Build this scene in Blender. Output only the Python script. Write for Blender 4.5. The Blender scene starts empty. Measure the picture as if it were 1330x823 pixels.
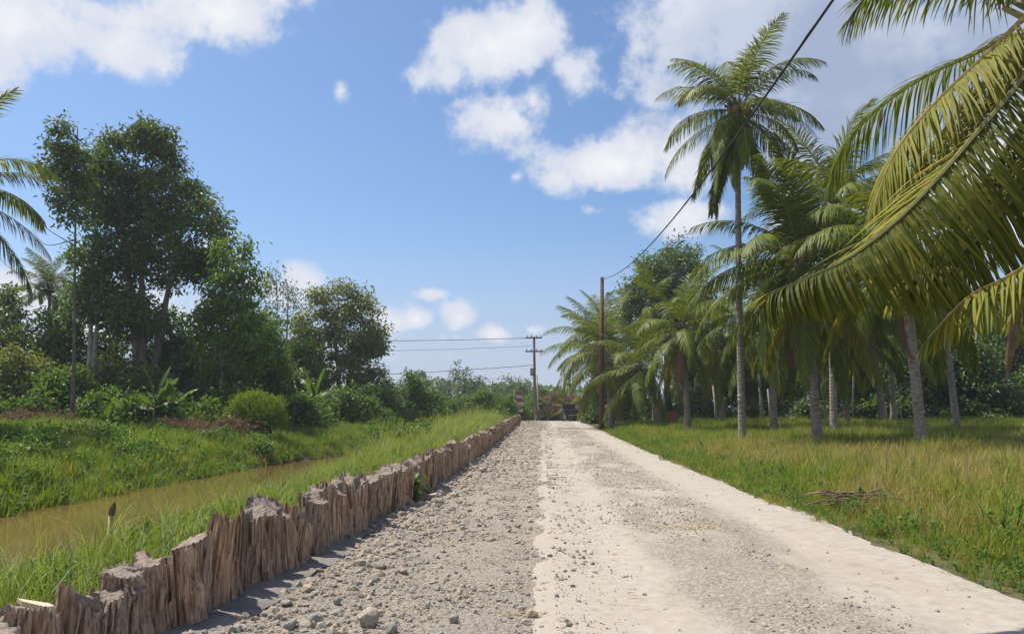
import bpy, bmesh, math, random
import numpy as np
from mathutils import Vector, Matrix
PI = math.pi
R = math.radians
random.seed(7)
SC = bpy.context.scene
COL = SC.collection

# ------------------------------------------------------------------ camera
CAM_Z = 1.6
F_PX = 1000.0
YAW = math.atan(39 / 1000)
PITCH = math.atan(123.5 / 1000)
cd = bpy.data.cameras.new("camera")
cd.sensor_width = 36.0
cd.lens = 36.0 * F_PX / 1330.0
cd.clip_start = 0.05
cd.clip_end = 5000
cam = bpy.data.objects.new("camera", cd)
cam.location = (0, 0, CAM_Z)
cam.rotation_euler = (PI / 2 + PITCH, 0, YAW)
COL.objects.link(cam)
SC.camera = cam
_M = np.array(cam.rotation_euler.to_matrix())
_Rt, _Up, _Fw = _M[:, 0], _M[:, 1], -_M[:, 2]


def P(px, py, d):
    """the place d metres down the road that is seen in direction px, py of the photograph"""
    v = F_PX * _Fw + (px - 665.0) * _Rt + (411.5 - py) * _Up
    return np.array((0, 0, CAM_Z)) + v * (d / v[1])


# ------------------------------------------------------------------ light
SUN_EL, SUN_AZ = R(60), R(-61)      # azimuth from +Y clockwise: from the left, a little ahead
sd = bpy.data.lights.new("sun", 'SUN')
sd.energy = 4.6
sd.angle = R(0.53)
sd.color = (1.0, 0.955, 0.88)
sun = bpy.data.objects.new("sun", sd)
_sv = Vector((math.sin(SUN_AZ) * math.cos(SUN_EL), math.cos(SUN_AZ) * math.cos(SUN_EL), math.sin(SUN_EL)))
sun.rotation_euler = _sv.to_track_quat('Z', 'Y').to_euler()
sun.location = (-30, -10, 60)
COL.objects.link(sun)
SC.view_settings.view_transform = 'Standard'
SC.view_settings.look = 'None'
SC.view_settings.exposure = 0.5
SC.view_settings.gamma = 1.0
SC.view_settings.use_curve_mapping = False
SC.cycles.use_denoising = True
SC.cycles.sample_clamp_direct = 8.0
SC.cycles.sample_clamp_indirect = 5.0
SC.cycles.max_bounces = 6
SC.cycles.diffuse_bounces = 3
SC.cycles.glossy_bounces = 2
SC.cycles.transmission_bounces = 4
SC.cycles.transparent_max_bounces = 4


class NT:
    """short hand for building a node tree"""
    def __init__(s, tree):
        s.t = tree
        s.t.nodes.clear()

    def n(s, typ, **kw):
        nd = s.t.nodes.new(typ)
        for k, v in kw.items():
            setattr(nd, k, v)
        return nd

    def link(s, a, b):
        s.t.links.new(a, b)

    def put(s, sock, v):
        if hasattr(v, 'links') or isinstance(v, bpy.types.NodeSocket):
            s.link(v, sock)
        else:
            sock.default_value = v

    def math(s, op, a, b=None, c=None, clamp=False):
        nd = s.n('ShaderNodeMath', operation=op, use_clamp=clamp)
        s.put(nd.inputs[0], a)
        if b is not None:
            s.put(nd.inputs[1], b)
        if c is not None:
            s.put(nd.inputs[2], c)
        return nd.outputs[0]

    def vmath(s, op, a, b=None):
        nd = s.n('ShaderNodeVectorMath', operation=op)
        s.put(nd.inputs[0], a)
        if b is not None:
            s.put(nd.inputs[1], b)
        return nd.outputs['Value'] if op in ('LENGTH', 'DOT_PRODUCT', 'DISTANCE') else nd.outputs[0]

    def mix(s, f, a, b, blend='MIX'):
        nd = s.n('ShaderNodeMix', data_type='RGBA', blend_type=blend)
        s.put(nd.inputs[0], f)
        s.put(nd.inputs[6], a)
        s.put(nd.inputs[7], b)
        return nd.outputs[2]

    def step(s, v, a, b, lo=0.0, hi=1.0):
        nd = s.n('ShaderNodeMapRange', interpolation_type='SMOOTHSTEP')
        s.put(nd.inputs[0], v)
        nd.inputs[1].default_value = a
        nd.inputs[2].default_value = b
        nd.inputs[3].default_value = lo
        nd.inputs[4].default_value = hi
        return nd.outputs[0]

    def noise(s, vec, scale, detail=4, rough=0.55, lac=2.0, dist=0.0, col=False):
        nd = s.n('ShaderNodeTexNoise')
        if vec is not None:
            s.link(vec, nd.inputs['Vector'])
        nd.inputs['Scale'].default_value = scale
        nd.inputs['Detail'].default_value = detail
        nd.inputs['Roughness'].default_value = rough
        nd.inputs['Lacunarity'].default_value = lac
        nd.inputs['Distortion'].default_value = dist
        return nd.outputs['Color' if col else 'Fac']

    def ramp(s, fac, stops, mode='LINEAR'):
        nd = s.n('ShaderNodeValToRGB')
        nd.color_ramp.interpolation = mode
        el = nd.color_ramp.elements
        while len(el) < len(stops):
            el.new(0.5)
        for e, (p, c) in zip(el, stops):
            e.position = p
            e.color = (c[0], c[1], c[2], 1)
        s.link(fac, nd.inputs[0])
        return nd.outputs[0]


def c4(c):
    return (c[0], c[1], c[2], 1.0)


# ------------------------------------------------------------------ sky
world = bpy.data.worlds.new("World")
SC.world = world
world.use_nodes = True
W = NT(world.node_tree)
geo = W.n('ShaderNodeNewGeometry')
D = W.vmath('SCALE', geo.outputs['Incoming'])
D.node.inputs['Scale'].default_value = -1.0
sky = W.n('ShaderNodeTexSky', sky_type='NISHITA', sun_disc=False)
sky.sun_elevation = SUN_EL
sky.sun_rotation = SUN_AZ
sky.air_density = 1.0
sky.dust_density = 1.0
sky.ozone_density = 1.6
sx = W.n('ShaderNodeSeparateXYZ')
W.link(D, sx.inputs[0])
az = W.math('ARCTAN2', sx.outputs[0], sx.outputs[1])
el = W.math('ARCSINE', sx.outputs[2])
ae = W.n('ShaderNodeCombineXYZ')
W.link(az, ae.inputs[0])
W.link(el, ae.inputs[1])


def azel(px, py):
    v = F_PX * _Fw + (px - 665.0) * _Rt + (411.5 - py) * _Up
    v = v / np.linalg.norm(v)
    return math.atan2(v[0], v[1]), math.asin(v[2])


# cumulus puffs: where each stands in the sky (px, py, half width, half height, body)
PUFFS = [(40, 35, 130, 50, 1.0), (150, 62, 75, 42, 1.0), (265, 12, 110, 40, .85), (370, -5, 80, 26, .62), (-60, 60, 90, 40, 1), (120, 15, 90, 40, .9),
         (640, 62, 92, 58, 1.0), (690, 45, 60, 42, .9), (585, 95, 52, 38, .8), (745, 98, 52, 44, .8), (645, 158, 78, 48, .95), (690, 135, 40, 34, .9), (600, 195, 40, 18, .6),
         (442, 118, 25, 25, .75), (790, 215, 100, 38, 1.0), (725, 232, 42, 24, .85), (845, 190, 70, 46, 1.0), (870, 118, 46, 30, .9), (905, 205, 80, 50, .95),
         (880, 285, 62, 27, .95), (930, 275, 40, 20, .8), (767, 272, 22, 11, .6), (670, 230, 18, 12, .55),
         (900, 25, 120, 70, .85), (1000, 70, 170, 110, .9), (1120, 120, 190, 140, .95), (1250, 180, 190, 150, .95), (1350, 60, 190, 130, .9), (830, 10, 70, 45, .7), (1040, 200, 100, 60, .9),
         (396, 366, 36, 32, 1.0), (370, 385, 50, 22, .8), (345, 372, 26, 20, .75), (500, 415, 40, 26, .9), (541, 414, 22, 14, 1.0), (596, 410, 24, 21, .95), (645, 434, 34, 17, 1.0), (470, 405, 20, 12, .9), (690, 428, 24, 10, .85), (562, 382, 28, 9, .62), (610, 440, 90, 14, .55),
         (270, 335, 40, 28, .9), (30, 385, 90, 40, .95), (220, 410, 70, 40, .8), (110, 420, 90, 35, .8), (560, 462, 120, 18, .5), (1120, 400, 140, 60, .8)]
m = None
for (px, py, rx, ry, b) in PUFFS:
    a0, e0 = azel(px, py)
    v = W.vmath('SUBTRACT', ae.outputs[0], (a0, e0, 0))
    k = math.cos(e0)
    v = W.vmath('MULTIPLY', v, (1000.0 * k / (rx * 1.02), 1000.0 / (ry * 1.02), 0))
    ln = W.vmath('LENGTH', v)
    q = W.math('MULTIPLY_ADD', ln, -0.62 * b, b)
    m = q if m is None else W.math('SMOOTH_MAX', m, q, 0.06)
# away from the view the same kind of broken cumulus goes on
band = W.n('ShaderNodeCombineXYZ')
W.link(W.math('MULTIPLY', sx.outputs[0], 1.0), band.inputs[0])
W.link(W.math('MULTIPLY', sx.outputs[1], 1.0), band.inputs[1])
W.link(W.math('MULTIPLY', sx.outputs[2], 2.0), band.inputs[2])
gen = W.noise(band.outputs[0], 2.4, 2, 0.5)
gen = W.step(gen, 0.45, 0.68)
front = W.math('MULTIPLY', W.step(W.math('ABSOLUTE', az), 0.70, 0.85), 1.0)
high = W.step(el, 0.60, 0.75)
away = W.math('MAXIMUM', front, high)
m = W.math('MAXIMUM', m, W.math('MULTIPLY', gen, away))
nz = W.noise(D, 9.0, 9, 0.60, 2.1)
nf = W.noise(D, 34.0, 6, 0.62)
body = W.math('ADD', m, W.math('MULTIPLY_ADD', nz, 1.7, -0.83))
body = W.math('ADD', body, W.math('MULTIPLY_ADD', nf, 0.50, -0.25))
cov = W.step(body, 0.33, 0.72)
# the thick, sunless side of the bank on the right is grey, crests are white
a1, e1 = azel(1110, 60)
vg = W.vmath('MULTIPLY', W.vmath('SUBTRACT', ae.outputs[0], (a1, e1, 0)), (1000 / 330.0, 1000 / 175.0, 0))
grey = W.step(W.math('ADD', W.vmath('LENGTH', vg), W.math('MULTIPLY_ADD', nz, 0.8, -0.4)), 1.05, 0.55)
shade = W.step(W.math('ADD', body, W.math('MULTIPLY_ADD', W.noise(D, 14.0, 5, 0.6), 1.2, -0.6)), 0.55, 1.35)
ccol = W.mix(shade, (7.4, 7.8, 8.8, 1), (9.6, 9.6, 9.7, 1))
ccol = W.mix(grey, ccol, W.mix(W.step(W.noise(D, 5.0, 5, 0.6), 0.42, 0.62), (3.9, 4.6, 6.3, 1), (5.9, 6.5, 7.9, 1)))
# thin veil of moisture near the horizon
veil = W.step(el, 0.26, -0.02, 0.0, 0.85)
skyc = W.mix(1.0, sky.outputs[0], (1.03, 1.22, 1.42, 1), 'MULTIPLY')
skyc = W.mix(veil, skyc, (5.1, 5.6, 7.4, 1))
skyc = W.mix(W.math('MULTIPLY', cov, 0.97), skyc, ccol)
bg = W.n('ShaderNodeBackground')
W.link(skyc, bg.inputs[0])
bg.inputs[1].default_value = 0.07
wo = W.n('ShaderNodeOutputWorld')
W.link(bg.outputs[0], wo.inputs[0])
world.cycles.sampling_method = 'MANUAL'
world.cycles.sample_map_resolution = 512


# ------------------------------------------------------------------ helpers
def hash2(ix, iy, seed):
    n = (ix.astype(np.int64) * 374761393 + iy.astype(np.int64) * 668265263 + seed * 974711) & 0x7fffffff
    n = ((n ^ (n >> 13)) * 1274126177) & 0x7fffffff
    return ((n ^ (n >> 16)) & 0xffff) / 65535.0


def vnoise(x, y, s=1.0, seed=0):
    x = np.asarray(x, float) * s
    y = np.asarray(y, float) * s
    ix, iy = np.floor(x), np.floor(y)
    fx, fy = x - ix, y - iy
    fx = fx * fx * (3 - 2 * fx)
    fy = fy * fy * (3 - 2 * fy)
    a, b = hash2(ix, iy, seed), hash2(ix + 1, iy, seed)
    c, d = hash2(ix, iy + 1, seed), hash2(ix + 1, iy + 1, seed)
    return (a * (1 - fx) + b * fx) * (1 - fy) + (c * (1 - fx) + d * fx) * fy


def fbm(x, y, s=1.0, seed=0, o=3):
    t, a, w = 0, 0, 1.0
    for k in range(o):
        t = t + w * vnoise(x, y, s * 2 ** k, seed + k * 17)
        a += w
        w *= 0.5
    return t / a


def sstep(a, b, x):
    t = np.clip((np.asarray(x, float) - a) / (b - a), 0, 1)
    return t * t * (3 - 2 * t)


def zr(y):                              # the road climbs gently towards its far end
    return 0.62 * sstep(12, 92, y)


WALL_Y = [0, 3.5, 5.7, 7.6, 10.3, 15, 25, 45, 75, 100]
WALL_X = [-2.75, -2.65, -2.59, -2.47, -2.33, -2.21, -2.12, -2.10, -2.10, -2.1]


def wx(y):                              # road side face of the stump row
    return np.interp(y, WALL_Y, WALL_X)


def height(x, y):
    x = np.asarray(x, float)
    y = np.asarray(y, float)
    x, y = np.broadcast_arrays(x, y)
    # left of the stumps: a grassy bank, the ditch, the far bank
    sh = 2.3 * sstep(27, 40, y)         # the ditch narrows
    px_ = [-400, -60, -26, -19, -15, -12.6, -11.3, -10.6, -9.8, -7.6, -6.7, -5.6, -4.2, -3.0, -2.6, 3]
    pz_ = [1.2, 1.0, 0.95, 0.85, 0.62, 0.34, 0.02, -0.46, -0.95, -0.95, -0.52, -0.22, 0.02, 0.22, 0.05, 0.0]
    xs = np.where(x < -7.6, np.minimum(x - sh * sstep(-7.6, -9.8, x), -7.6), x)
    zl = np.interp(xs, px_, pz_)
    far = sstep(46, 74, y)
    zl = zl * (1 - far) + far * np.where(x < -3, 0.62, 0.0)
    zl = zl + (fbm(x, y, 0.45, 3) - 0.5) * 0.3 * sstep(-3.0, -4.0, x)
    # right: the field rises a little from the road's edge
    zf = 0.30 * sstep(4.6, 16, x) + (fbm(x, y, 0.35, 9) - 0.5) * 0.16 * sstep(4.4, 6, x)
    z = np.where(x < wx(y) - 0.15, zl, np.where(x > 4.0, zf, 0.0))
    base = zr(y) * np.where(x < -3, np.clip(1 - far, 0, 1) * 0.4, 1.0)
    z = z + base
    z = z * (1 - sstep(80, 84, y)) + 0.6 * sstep(80, 84, y)
    return z - 0.03


def H(x, y):
    return float(height(x, y))


MATS = {}


def link(o, parent=None):
    COL.objects.link(o)
    if parent is not None:
        o.parent = parent
    return o


class MB:
    """collects vertices and faces, links them as one mesh object"""
    def __init__(s):
        s.v, s.f, s.nv = [], [], 0

    def add(s, V, F, mi=0):
        V = np.asarray(V, float).reshape(-1, 3)
        F = np.asarray(F, int)
        s.v.append(V)
        s.f.append((F + s.nv, mi))
        s.nv += len(V)

    def tube(s, pts, rad, sides=6, mi=0, cap=True):
        pts = np.asarray(pts, float)
        n = len(pts)
        rad = np.broadcast_to(np.asarray(rad, float), (n,))
        T = np.gradient(pts, axis=0)
        T /= np.linalg.norm(T, axis=1)[:, None] + 1e-9
        ref = np.array((0.0, 1.0, 0.0)) if abs(T[:, 1]).mean() < 0.8 else np.array((1.0, 0, 0))
        A = np.cross(T, ref)
        A /= np.linalg.norm(A, axis=1)[:, None] + 1e-9
        B = np.cross(T, A)
        an = np.arange(sides) * 2 * PI / sides
        V = pts[:, None, :] + rad[:, None, None] * (np.cos(an)[None, :, None] * A[:, None, :] + np.sin(an)[None, :, None] * B[:, None, :])
        i = np.arange(n - 1)[:, None] * sides
        j = np.arange(sides)[None, :]
        k = (j + 1) % sides
        F = np.stack([i + j, i + k, i + sides + k, i + sides + j], -1).reshape(-1, 4)
        s.add(V.reshape(-1, 3), F, mi)
        if cap:
            o = s.nv - n * sides
            for e, fl in ((0, 1), (n - 1, 0)):
                c = s.nv
                s.v.append(pts[e][None])
                s.nv += 1
                ring = o + e * sides + np.arange(sides)
                nx = np.roll(ring, -1)
                tri = np.stack([np.full(sides, c), nx, ring] if fl else [np.full(sides, c), ring, nx], -1)
                s.f.append((tri, mi))

    def box(s, lo, hi, mi=0, rot=None, org=(0, 0, 0)):
        (x0, y0, z0), (x1, y1, z1) = lo, hi
        V = np.array([(x0, y0, z0), (x1, y0, z0), (x1, y1, z0), (x0, y1, z0), (x0, y0, z1), (x1, y0, z1), (x1, y1, z1), (x0, y1, z1)], float)
        if rot is not None:
            V = V @ np.array(rot).T
        s.add(V + np.array(org), [(0, 3, 2, 1), (4, 5, 6, 7), (0, 1, 5, 4), (1, 2, 6, 5), (2, 3, 7, 6), (3, 0, 4, 7)], mi)

    def data(s, name, mats, smooth=False):
        me = bpy.data.meshes.new(name)
        V = np.concatenate(s.v)
        me.vertices.add(len(V))
        me.vertices.foreach_set('co', V.astype(np.float32).ravel())
        idx = np.concatenate([f.ravel() for f, _ in s.f])
        cnt = np.concatenate([np.full(len(f), f.shape[1]) for f, _ in s.f])
        mi = np.concatenate([np.full(len(f), m_) for f, m_ in s.f])
        me.loops.add(len(idx))
        me.loops.foreach_set('vertex_index', idx.astype(np.int32))
        me.polygons.add(len(cnt))
        me.polygons.foreach_set('loop_start', np.concatenate([[0], np.cumsum(cnt)[:-1]]).astype(np.int32))
        me.polygons.foreach_set('loop_total', cnt.astype(np.int32))
        me.polygons.foreach_set('material_index', mi.astype(np.int32))
        me.polygons.foreach_set('use_smooth', np.full(len(cnt), bool(smooth)))
        for m_ in (mats if isinstance(mats, (list, tuple)) else [mats]):
            me.materials.append(m_)
        me.update(calc_edges=True)
        me.validate()
        return me

    def build(s, name, mats, parent=None, smooth=False, loc=None):
        o = bpy.data.objects.new(name, s.data(name, mats, smooth))
        if loc is not None:
            o.location = loc
        return link(o, parent)


def tag(o, label=None, cat=None, group=None, kind=None):
    if label:
        o['label'] = label
    if cat:
        o['category'] = cat
    if group:
        o['group'] = group
    if kind:
        o['kind'] = kind
    return o


def thing(name, loc, label, cat, group=None, rz=0.0):
    o = bpy.data.objects.new(name, None)
    o.empty_display_size = 0.3
    o.location = tuple(float(q) for q in loc)
    o.rotation_euler = (0, 0, rz)
    link(o)
    return tag(o, label, cat, group)


def norm(v):
    return v / (np.linalg.norm(v, axis=-1, keepdims=True) + 1e-9)


def leaves(mb, c, d, nrm, ln, wd, mi=0, fold=0.25):
    """rhombic leaves: base c, direction d, face normal nrm"""
    d = norm(d)
    sd_ = norm(np.cross(d, nrm))
    up = norm(np.cross(sd_, d))
    ln = ln[:, None]
    wd = wd[:, None]
    mid = c + d * ln * 0.45
    V = np.stack([c, mid + sd_ * wd * 0.5 + up * wd * fold, c + d * ln - up * ln * 0.08, mid - sd_ * wd * 0.5 + up * wd * fold], 1)
    n = len(c)
    F = np.arange(n)[:, None] * 4 + np.arange(4)[None]
    mb.add(V.reshape(-1, 3), F, mi)


# ------------------------------------------------------------------ materials
def mat(name):
    m_ = bpy.data.materials.new(name)
    m_.use_nodes = True
    t = NT(m_.node_tree)
    b = t.n('ShaderNodeBsdfPrincipled')
    o = t.n('ShaderNodeOutputMaterial')
    t.link(b.outputs[0], o.inputs[0])
    MATS[name] = m_
    return m_, t, b, o


def leafmat(name, stops, rough=0.5, spec=0.4, tr=0.28, trc=None, patch=None):
    m_, t, b, o = mat(name)
    g = t.n('ShaderNodeNewGeometry')
    oi = t.n('ShaderNodeObjectInfo')
    f = t.math('FRACT', t.math('ADD', g.outputs['Random Per Island'], oi.outputs['Random']))
    n = len(stops)
    col = t.ramp(f, [(i / max(1, n - 1), c) for i, c in enumerate(stops)])
    if patch:
        nz_ = t.noise(g.outputs['Position'], patch[1], 3, 0.6)
        col = t.mix(t.step(nz_, patch[2], patch[3], 0.0, patch[4]), col, c4(patch[0]))
    t.link(col, b.inputs['Base Color'])
    b.inputs['Roughness'].default_value = rough
    b.inputs['Specular IOR Level'].default_value = spec
    tl = t.n('ShaderNodeBsdfTranslucent')
    t.link(t.mix(1.0, col, c4(trc or (1.35, 1.25, 0.45)), 'MULTIPLY'), tl.inputs[0])
    mx = t.n('ShaderNodeMixShader')
    mx.inputs[0].default_value = tr
    t.link(b.outputs[0], mx.inputs[1])
    t.link(tl.outputs[0], mx.inputs[2])
    t.link(mx.outputs[0], o.inputs[0])
    return m_


def plainmat(name, c1, c2, scale=8.0, rough=0.8, bump=0.0, bscale=30.0, spec=0.3, metal=0.0, stretch=(1, 1, 1), sc=None):
    m_, t, b, o = mat(name)
    tc = t.n('ShaderNodeTexCoord')
    v = t.vmath('MULTIPLY', tc.outputs['Object'], stretch)
    f = t.noise(v, scale, 5, 0.62)
    t.link(t.mix(t.step(f, 0.3, 0.7), c4(c1), c4(c2)), b.inputs['Base Color'])
    b.inputs['Roughness'].default_value = rough
    b.inputs['Specular IOR Level'].default_value = spec
    b.inputs['Metallic'].default_value = metal
    if bump:
        bp = t.n('ShaderNodeBump')
        bp.inputs['Strength'].default_value = bump
        bp.inputs['Distance'].default_value = 0.02
        t.link(t.noise(v, bscale, 5, 0.65), bp.inputs['Height'])
        t.link(bp.outputs[0], b.inputs['Normal'])
    return m_


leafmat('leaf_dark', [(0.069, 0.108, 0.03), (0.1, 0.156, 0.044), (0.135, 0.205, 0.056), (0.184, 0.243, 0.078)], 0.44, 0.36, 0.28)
leafmat('leaf_olive', [(0.139, 0.176, 0.047), (0.191, 0.235, 0.065), (0.244, 0.278, 0.081), (0.278, 0.266, 0.097)], 0.46, 0.32, 0.3)
leafmat('leaf_mid', [(0.067, 0.133, 0.026), (0.097, 0.178, 0.035), (0.127, 0.223, 0.047), (0.164, 0.253, 0.063)], 0.5, 0.25, 0.34)
leafmat('leaf_light', [(0.09, 0.168, 0.026), (0.12, 0.216, 0.036), (0.162, 0.264, 0.048), (0.198, 0.294, 0.066)], 0.5, 0.25, 0.36)
leafmat('leaf_haze', [(0.102, 0.16, 0.063), (0.128, 0.188, 0.076), (0.158, 0.221, 0.099)], 0.6, 0.2, 0.3, (1.2, 1.2, .7))  # paler leaf greens, the haze of distance put into the colour
leafmat('leaf_lime', [(0.138, 0.218, 0.02), (0.19, 0.287, 0.025), (0.241, 0.333, 0.03)], 0.55, 0.2, 0.3)
leafmat('leaf_dry', [(0.187, 0.115, 0.067), (0.255, 0.175, 0.104), (0.323, 0.239, 0.152), (0.128, 0.078, 0.052)], 0.8, 0.1, 0.2, (1.2, 1.0, .8))
leafmat('palm_leaf', [(0.086, 0.126, 0.013), (0.121, 0.162, 0.017), (0.159, 0.198, 0.022), (0.207, 0.234, 0.029)], .52, .22, 0.34)
leafmat('palm_leaf_yellow', [(0.161, 0.187, 0.021), (0.214, 0.226, 0.028), (0.28, 0.265, 0.036), (0.343, 0.282, 0.048)], 0.6, 0.12, .40, (1.2, 1.1, .4))
leafmat('palm_leaf_near', [(0.067, 0.08, 0.008), (0.088, 0.107, 0.01), (0.12, 0.132, 0.014), (0.156, 0.149, 0.018)], 0.6, 0.12, .36, (1.2, 1.1, .35))
leafmat('palm_leaf_dead', [(.26, .165, .10), (.34, .23, .15), (.19, .11, .07)], 0.8, 0.1, 0.2, (1.2, 1.0, .8))
leafmat('banana_leaf', [(.08, .155, .028), (.11, .19, .04)], 0.45, 0.3, 0.4)
leafmat('grass_green', [(0.094, 0.174, 0.021), (0.129, 0.216, 0.029), (0.182, 0.264, 0.045), (0.235, 0.301, 0.066)], 0.55, 0.2, 0.45, None, ((.24, .23, .055), 0.35, 0.50, 0.72, 0.6))
leafmat('grass_field', [(0.15, 0.208, 0.025), (0.211, 0.262, 0.036), (0.301, 0.329, 0.057), (0.451, 0.356, 0.107)], 0.6, 0.2, 0.42, None, ((.33, .265, .09), 0.30, 0.44, 0.66, 0.8))
leafmat('grass_straw', [(0.36, 0.285, 0.12), (0.44, 0.345, 0.16), (0.5, 0.41, 0.22), (0.28, 0.225, 0.08)], 0.7, 0.15, 0.35, (1.1, 1.0, .7))
leafmat('grass_tall', [(0.14, 0.209, 0.039), (0.196, 0.261, 0.061), (0.271, 0.314, 0.099), (0.346, 0.355, 0.165)], 0.6, 0.2, 0.42)
leafmat('weed', [(0.086, 0.165, 0.031), (0.122, 0.222, 0.044), (0.172, 0.279, 0.065)], 0.5, 0.25, 0.4)
leafmat('straw_litter', [(.36, .27, .13), (.46, .35, .19), (.55, .45, .27), (.28, .19, .09)], 0.8, 0.1, 0.1, (1, 1, .8))
plainmat('bark', (.10, .075, .055), (.22, .18, .14), 6, 0.9, 0.6, 20, stretch=(1, 1, .25))
plainmat('bark_pale', (.24, .21, .175), (.42, .38, .33), 5, 0.9, 0.5, 16, stretch=(1, 1, .35))
plainmat('bark_dark', (.05, .038, .028), (.12, .095, .07), 6, 0.9, 0.5, 20, stretch=(1, 1, .3))
plainmat('rachis', (.17, .18, .05), (.28, .24, .09), 6, 0.5, 0)
plainmat('rachis_orange', (.33, .25, .08), (.42, .28, .10), 6, 0.5, 0)
plainmat('coconut', (.30, .24, .05), (.42, .30, .08), 10, 0.5, 0)
plainmat('pole_wood', (.085, .038, .022), (.16, .075, .042), 4, 0.8, 0.4, 30, stretch=(2, 2, .15))
plainmat('pole_grey', (.13, .085, .07), (.22, .16, .13), 4, 0.8, 0.3, 30, stretch=(2, 2, .15))
plainmat('wire', (.012, .012, .014), (.02, .02, .022), 4, 0.6)
plainmat('stone', (0.301, 0.249, 0.194), (0.482, 0.408, 0.326), 5, 0.9, 0.5, 24)
plainmat('stone_grey', (0.241, 0.214, 0.18), (0.422, 0.38, 0.321), 5, 0.85, 0.5, 24)
plainmat('stone_tan', (0.381, 0.285, 0.198), (0.523, 0.418, 0.308), 5, 0.9, 0.5, 24)
plainmat('footing', (.15, .13, .11), (.25, .22, .19), 3, 0.75, 0.35, 14)
plainmat('bamboo', (.42, .36, .09), (.52, .44, .14), 5, 0.5)
plainmat('bamboo_top', (.12, .075, .04), (.2, .13, .08), 9, 0.8)
plainmat('stick', (.12, .075, .05), (.24, .16, .11), 5, 0.85)
plainmat('red_cloth', (.30, .055, .05), (.38, .09, .08), 5, 0.8)
plainmat('white_cloth', (.48, .42, .40), (.6, .56, .54), 5, 0.8)
plainmat('orange_paint', (.38, .11, .06), (.46, .15, .08), 5, 0.6)
plainmat('dark_paint', (.018, .02, .026), (.03, .033, .04), 5, 0.45)
plainmat('grey_metal', (.25, .25, .25), (.38, .37, .36), 5, 0.5, metal=0.3)
plainmat('rubber', (.02, .02, .02), (.035, .035, .035), 5, 0.85)
plainmat('insulator', (.25, .2, .17), (.36, .32, .3), 5, 0.4)
plainmat('chip', (.50, .38, .25), (.66, .54, .40), 8, 0.8, 0.3, 20)


def wood_mat(name, side=True):
    m_, t, b, o = mat(name)
    tc = t.n('ShaderNodeTexCoord')
    oi = t.n('ShaderNodeObjectInfo')
    off = t.n('ShaderNodeCombineXYZ')
    t.link(t.math('MULTIPLY', oi.outputs['Random'], 37.0), off.inputs[0])
    t.link(t.math('MULTIPLY', oi.outputs['Random'], 11.0), off.inputs[2])
    v = t.vmath('ADD', tc.outputs['Object'], off.outputs[0])
    if side:
        vf = t.vmath('MULTIPLY', v, (9.0, 9.0, 0.9))
        f1 = t.noise(vf, 3.2, 6, 0.66, dist=0.6)
        f2 = t.noise(t.vmath('MULTIPLY', v, (3.0, 3.0, 1.2)), 1.4, 4, 0.6)
        col = t.ramp(f1, [(0.31, (.055, .036, .025)), (0.42, (.26, .185, .13)), (0.52, (.45, .335, .24)), (0.66, (.62, .50, .38)), (0.84, (.72, .63, .52))])
        col = t.mix(t.step(f2, 0.54, 0.70, 0, 0.5), col, (.30, .25, .20, 1))
        col = t.mix(t.step(f2, 0.40, 0.30, 0, 0.6), col, (.24, .135, .085, 1))
        col = t.mix(1.0, col, t.ramp(oi.outputs['Random'], [(0, (.66, .64, .63)), (.3, (1.08, .95, .86)), (.5, (.85, .84, .83)), (.75, (1.2, 1.08, .96)), (1, (.98, .80, .70))]), 'MULTIPLY')
        hgt = f1
        bs, bd = 0.9, 0.03
    else:
        f1 = t.noise(v, 22, 5, 0.65)
        f2 = t.noise(v, 5, 3, 0.6)
        col = t.ramp(f1, [(0.3, (.12, .09, .07)), (0.5, (.25, .20, .165)), (0.75, (.40, .33, .27))])
        col = t.mix(t.step(f2, 0.5, 0.65, 0, 0.7), col, (.30, .22, .15, 1))
        hgt = f1
        bs, bd = 0.6, 0.02
    t.link(col, b.inputs['Base Color'])
    b.inputs['Roughness'].default_value = 0.88
    b.inputs['Specular IOR Level'].default_value = 0.15
    bp = t.n('ShaderNodeBump')
    bp.inputs['Strength'].default_value = bs
    bp.inputs['Distance'].default_value = bd
    t.link(hgt, bp.inputs['Height'])
    t.link(bp.outputs[0], b.inputs['Normal'])


wood_mat('split_wood', True)
wood_mat('cut_wood', False)


def trunk_mat():
    m_, t, b, o = mat('palm_trunk')
    tc = t.n('ShaderNodeTexCoord')
    v = tc.outputs['Object']
    f = t.noise(t.vmath('MULTIPLY', v, (2, 2, 6)), 3.0, 5, 0.65)
    f2 = t.noise(v, 1.1, 4, 0.6)
    col = t.ramp(f, [(0.3, (.11, .085, .065)), (0.5, (.25, .21, .17)), (0.7, (.40, .345, .285))])
    col = t.mix(t.step(f2, 0.5, 0.65, 0, 0.5), col, (.30, .285, .24, 1))
    t.link(col, b.inputs['Base Color'])
    b.inputs['Roughness'].default_value = 0.9
    bp = t.n('ShaderNodeBump')
    bp.inputs['Strength'].default_value = 0.5
    bp.inputs['Distance'].default_value = 0.02
    t.link(f, bp.inputs['Height'])
    t.link(bp.outputs[0], b.inputs['Normal'])


trunk_mat()


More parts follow.
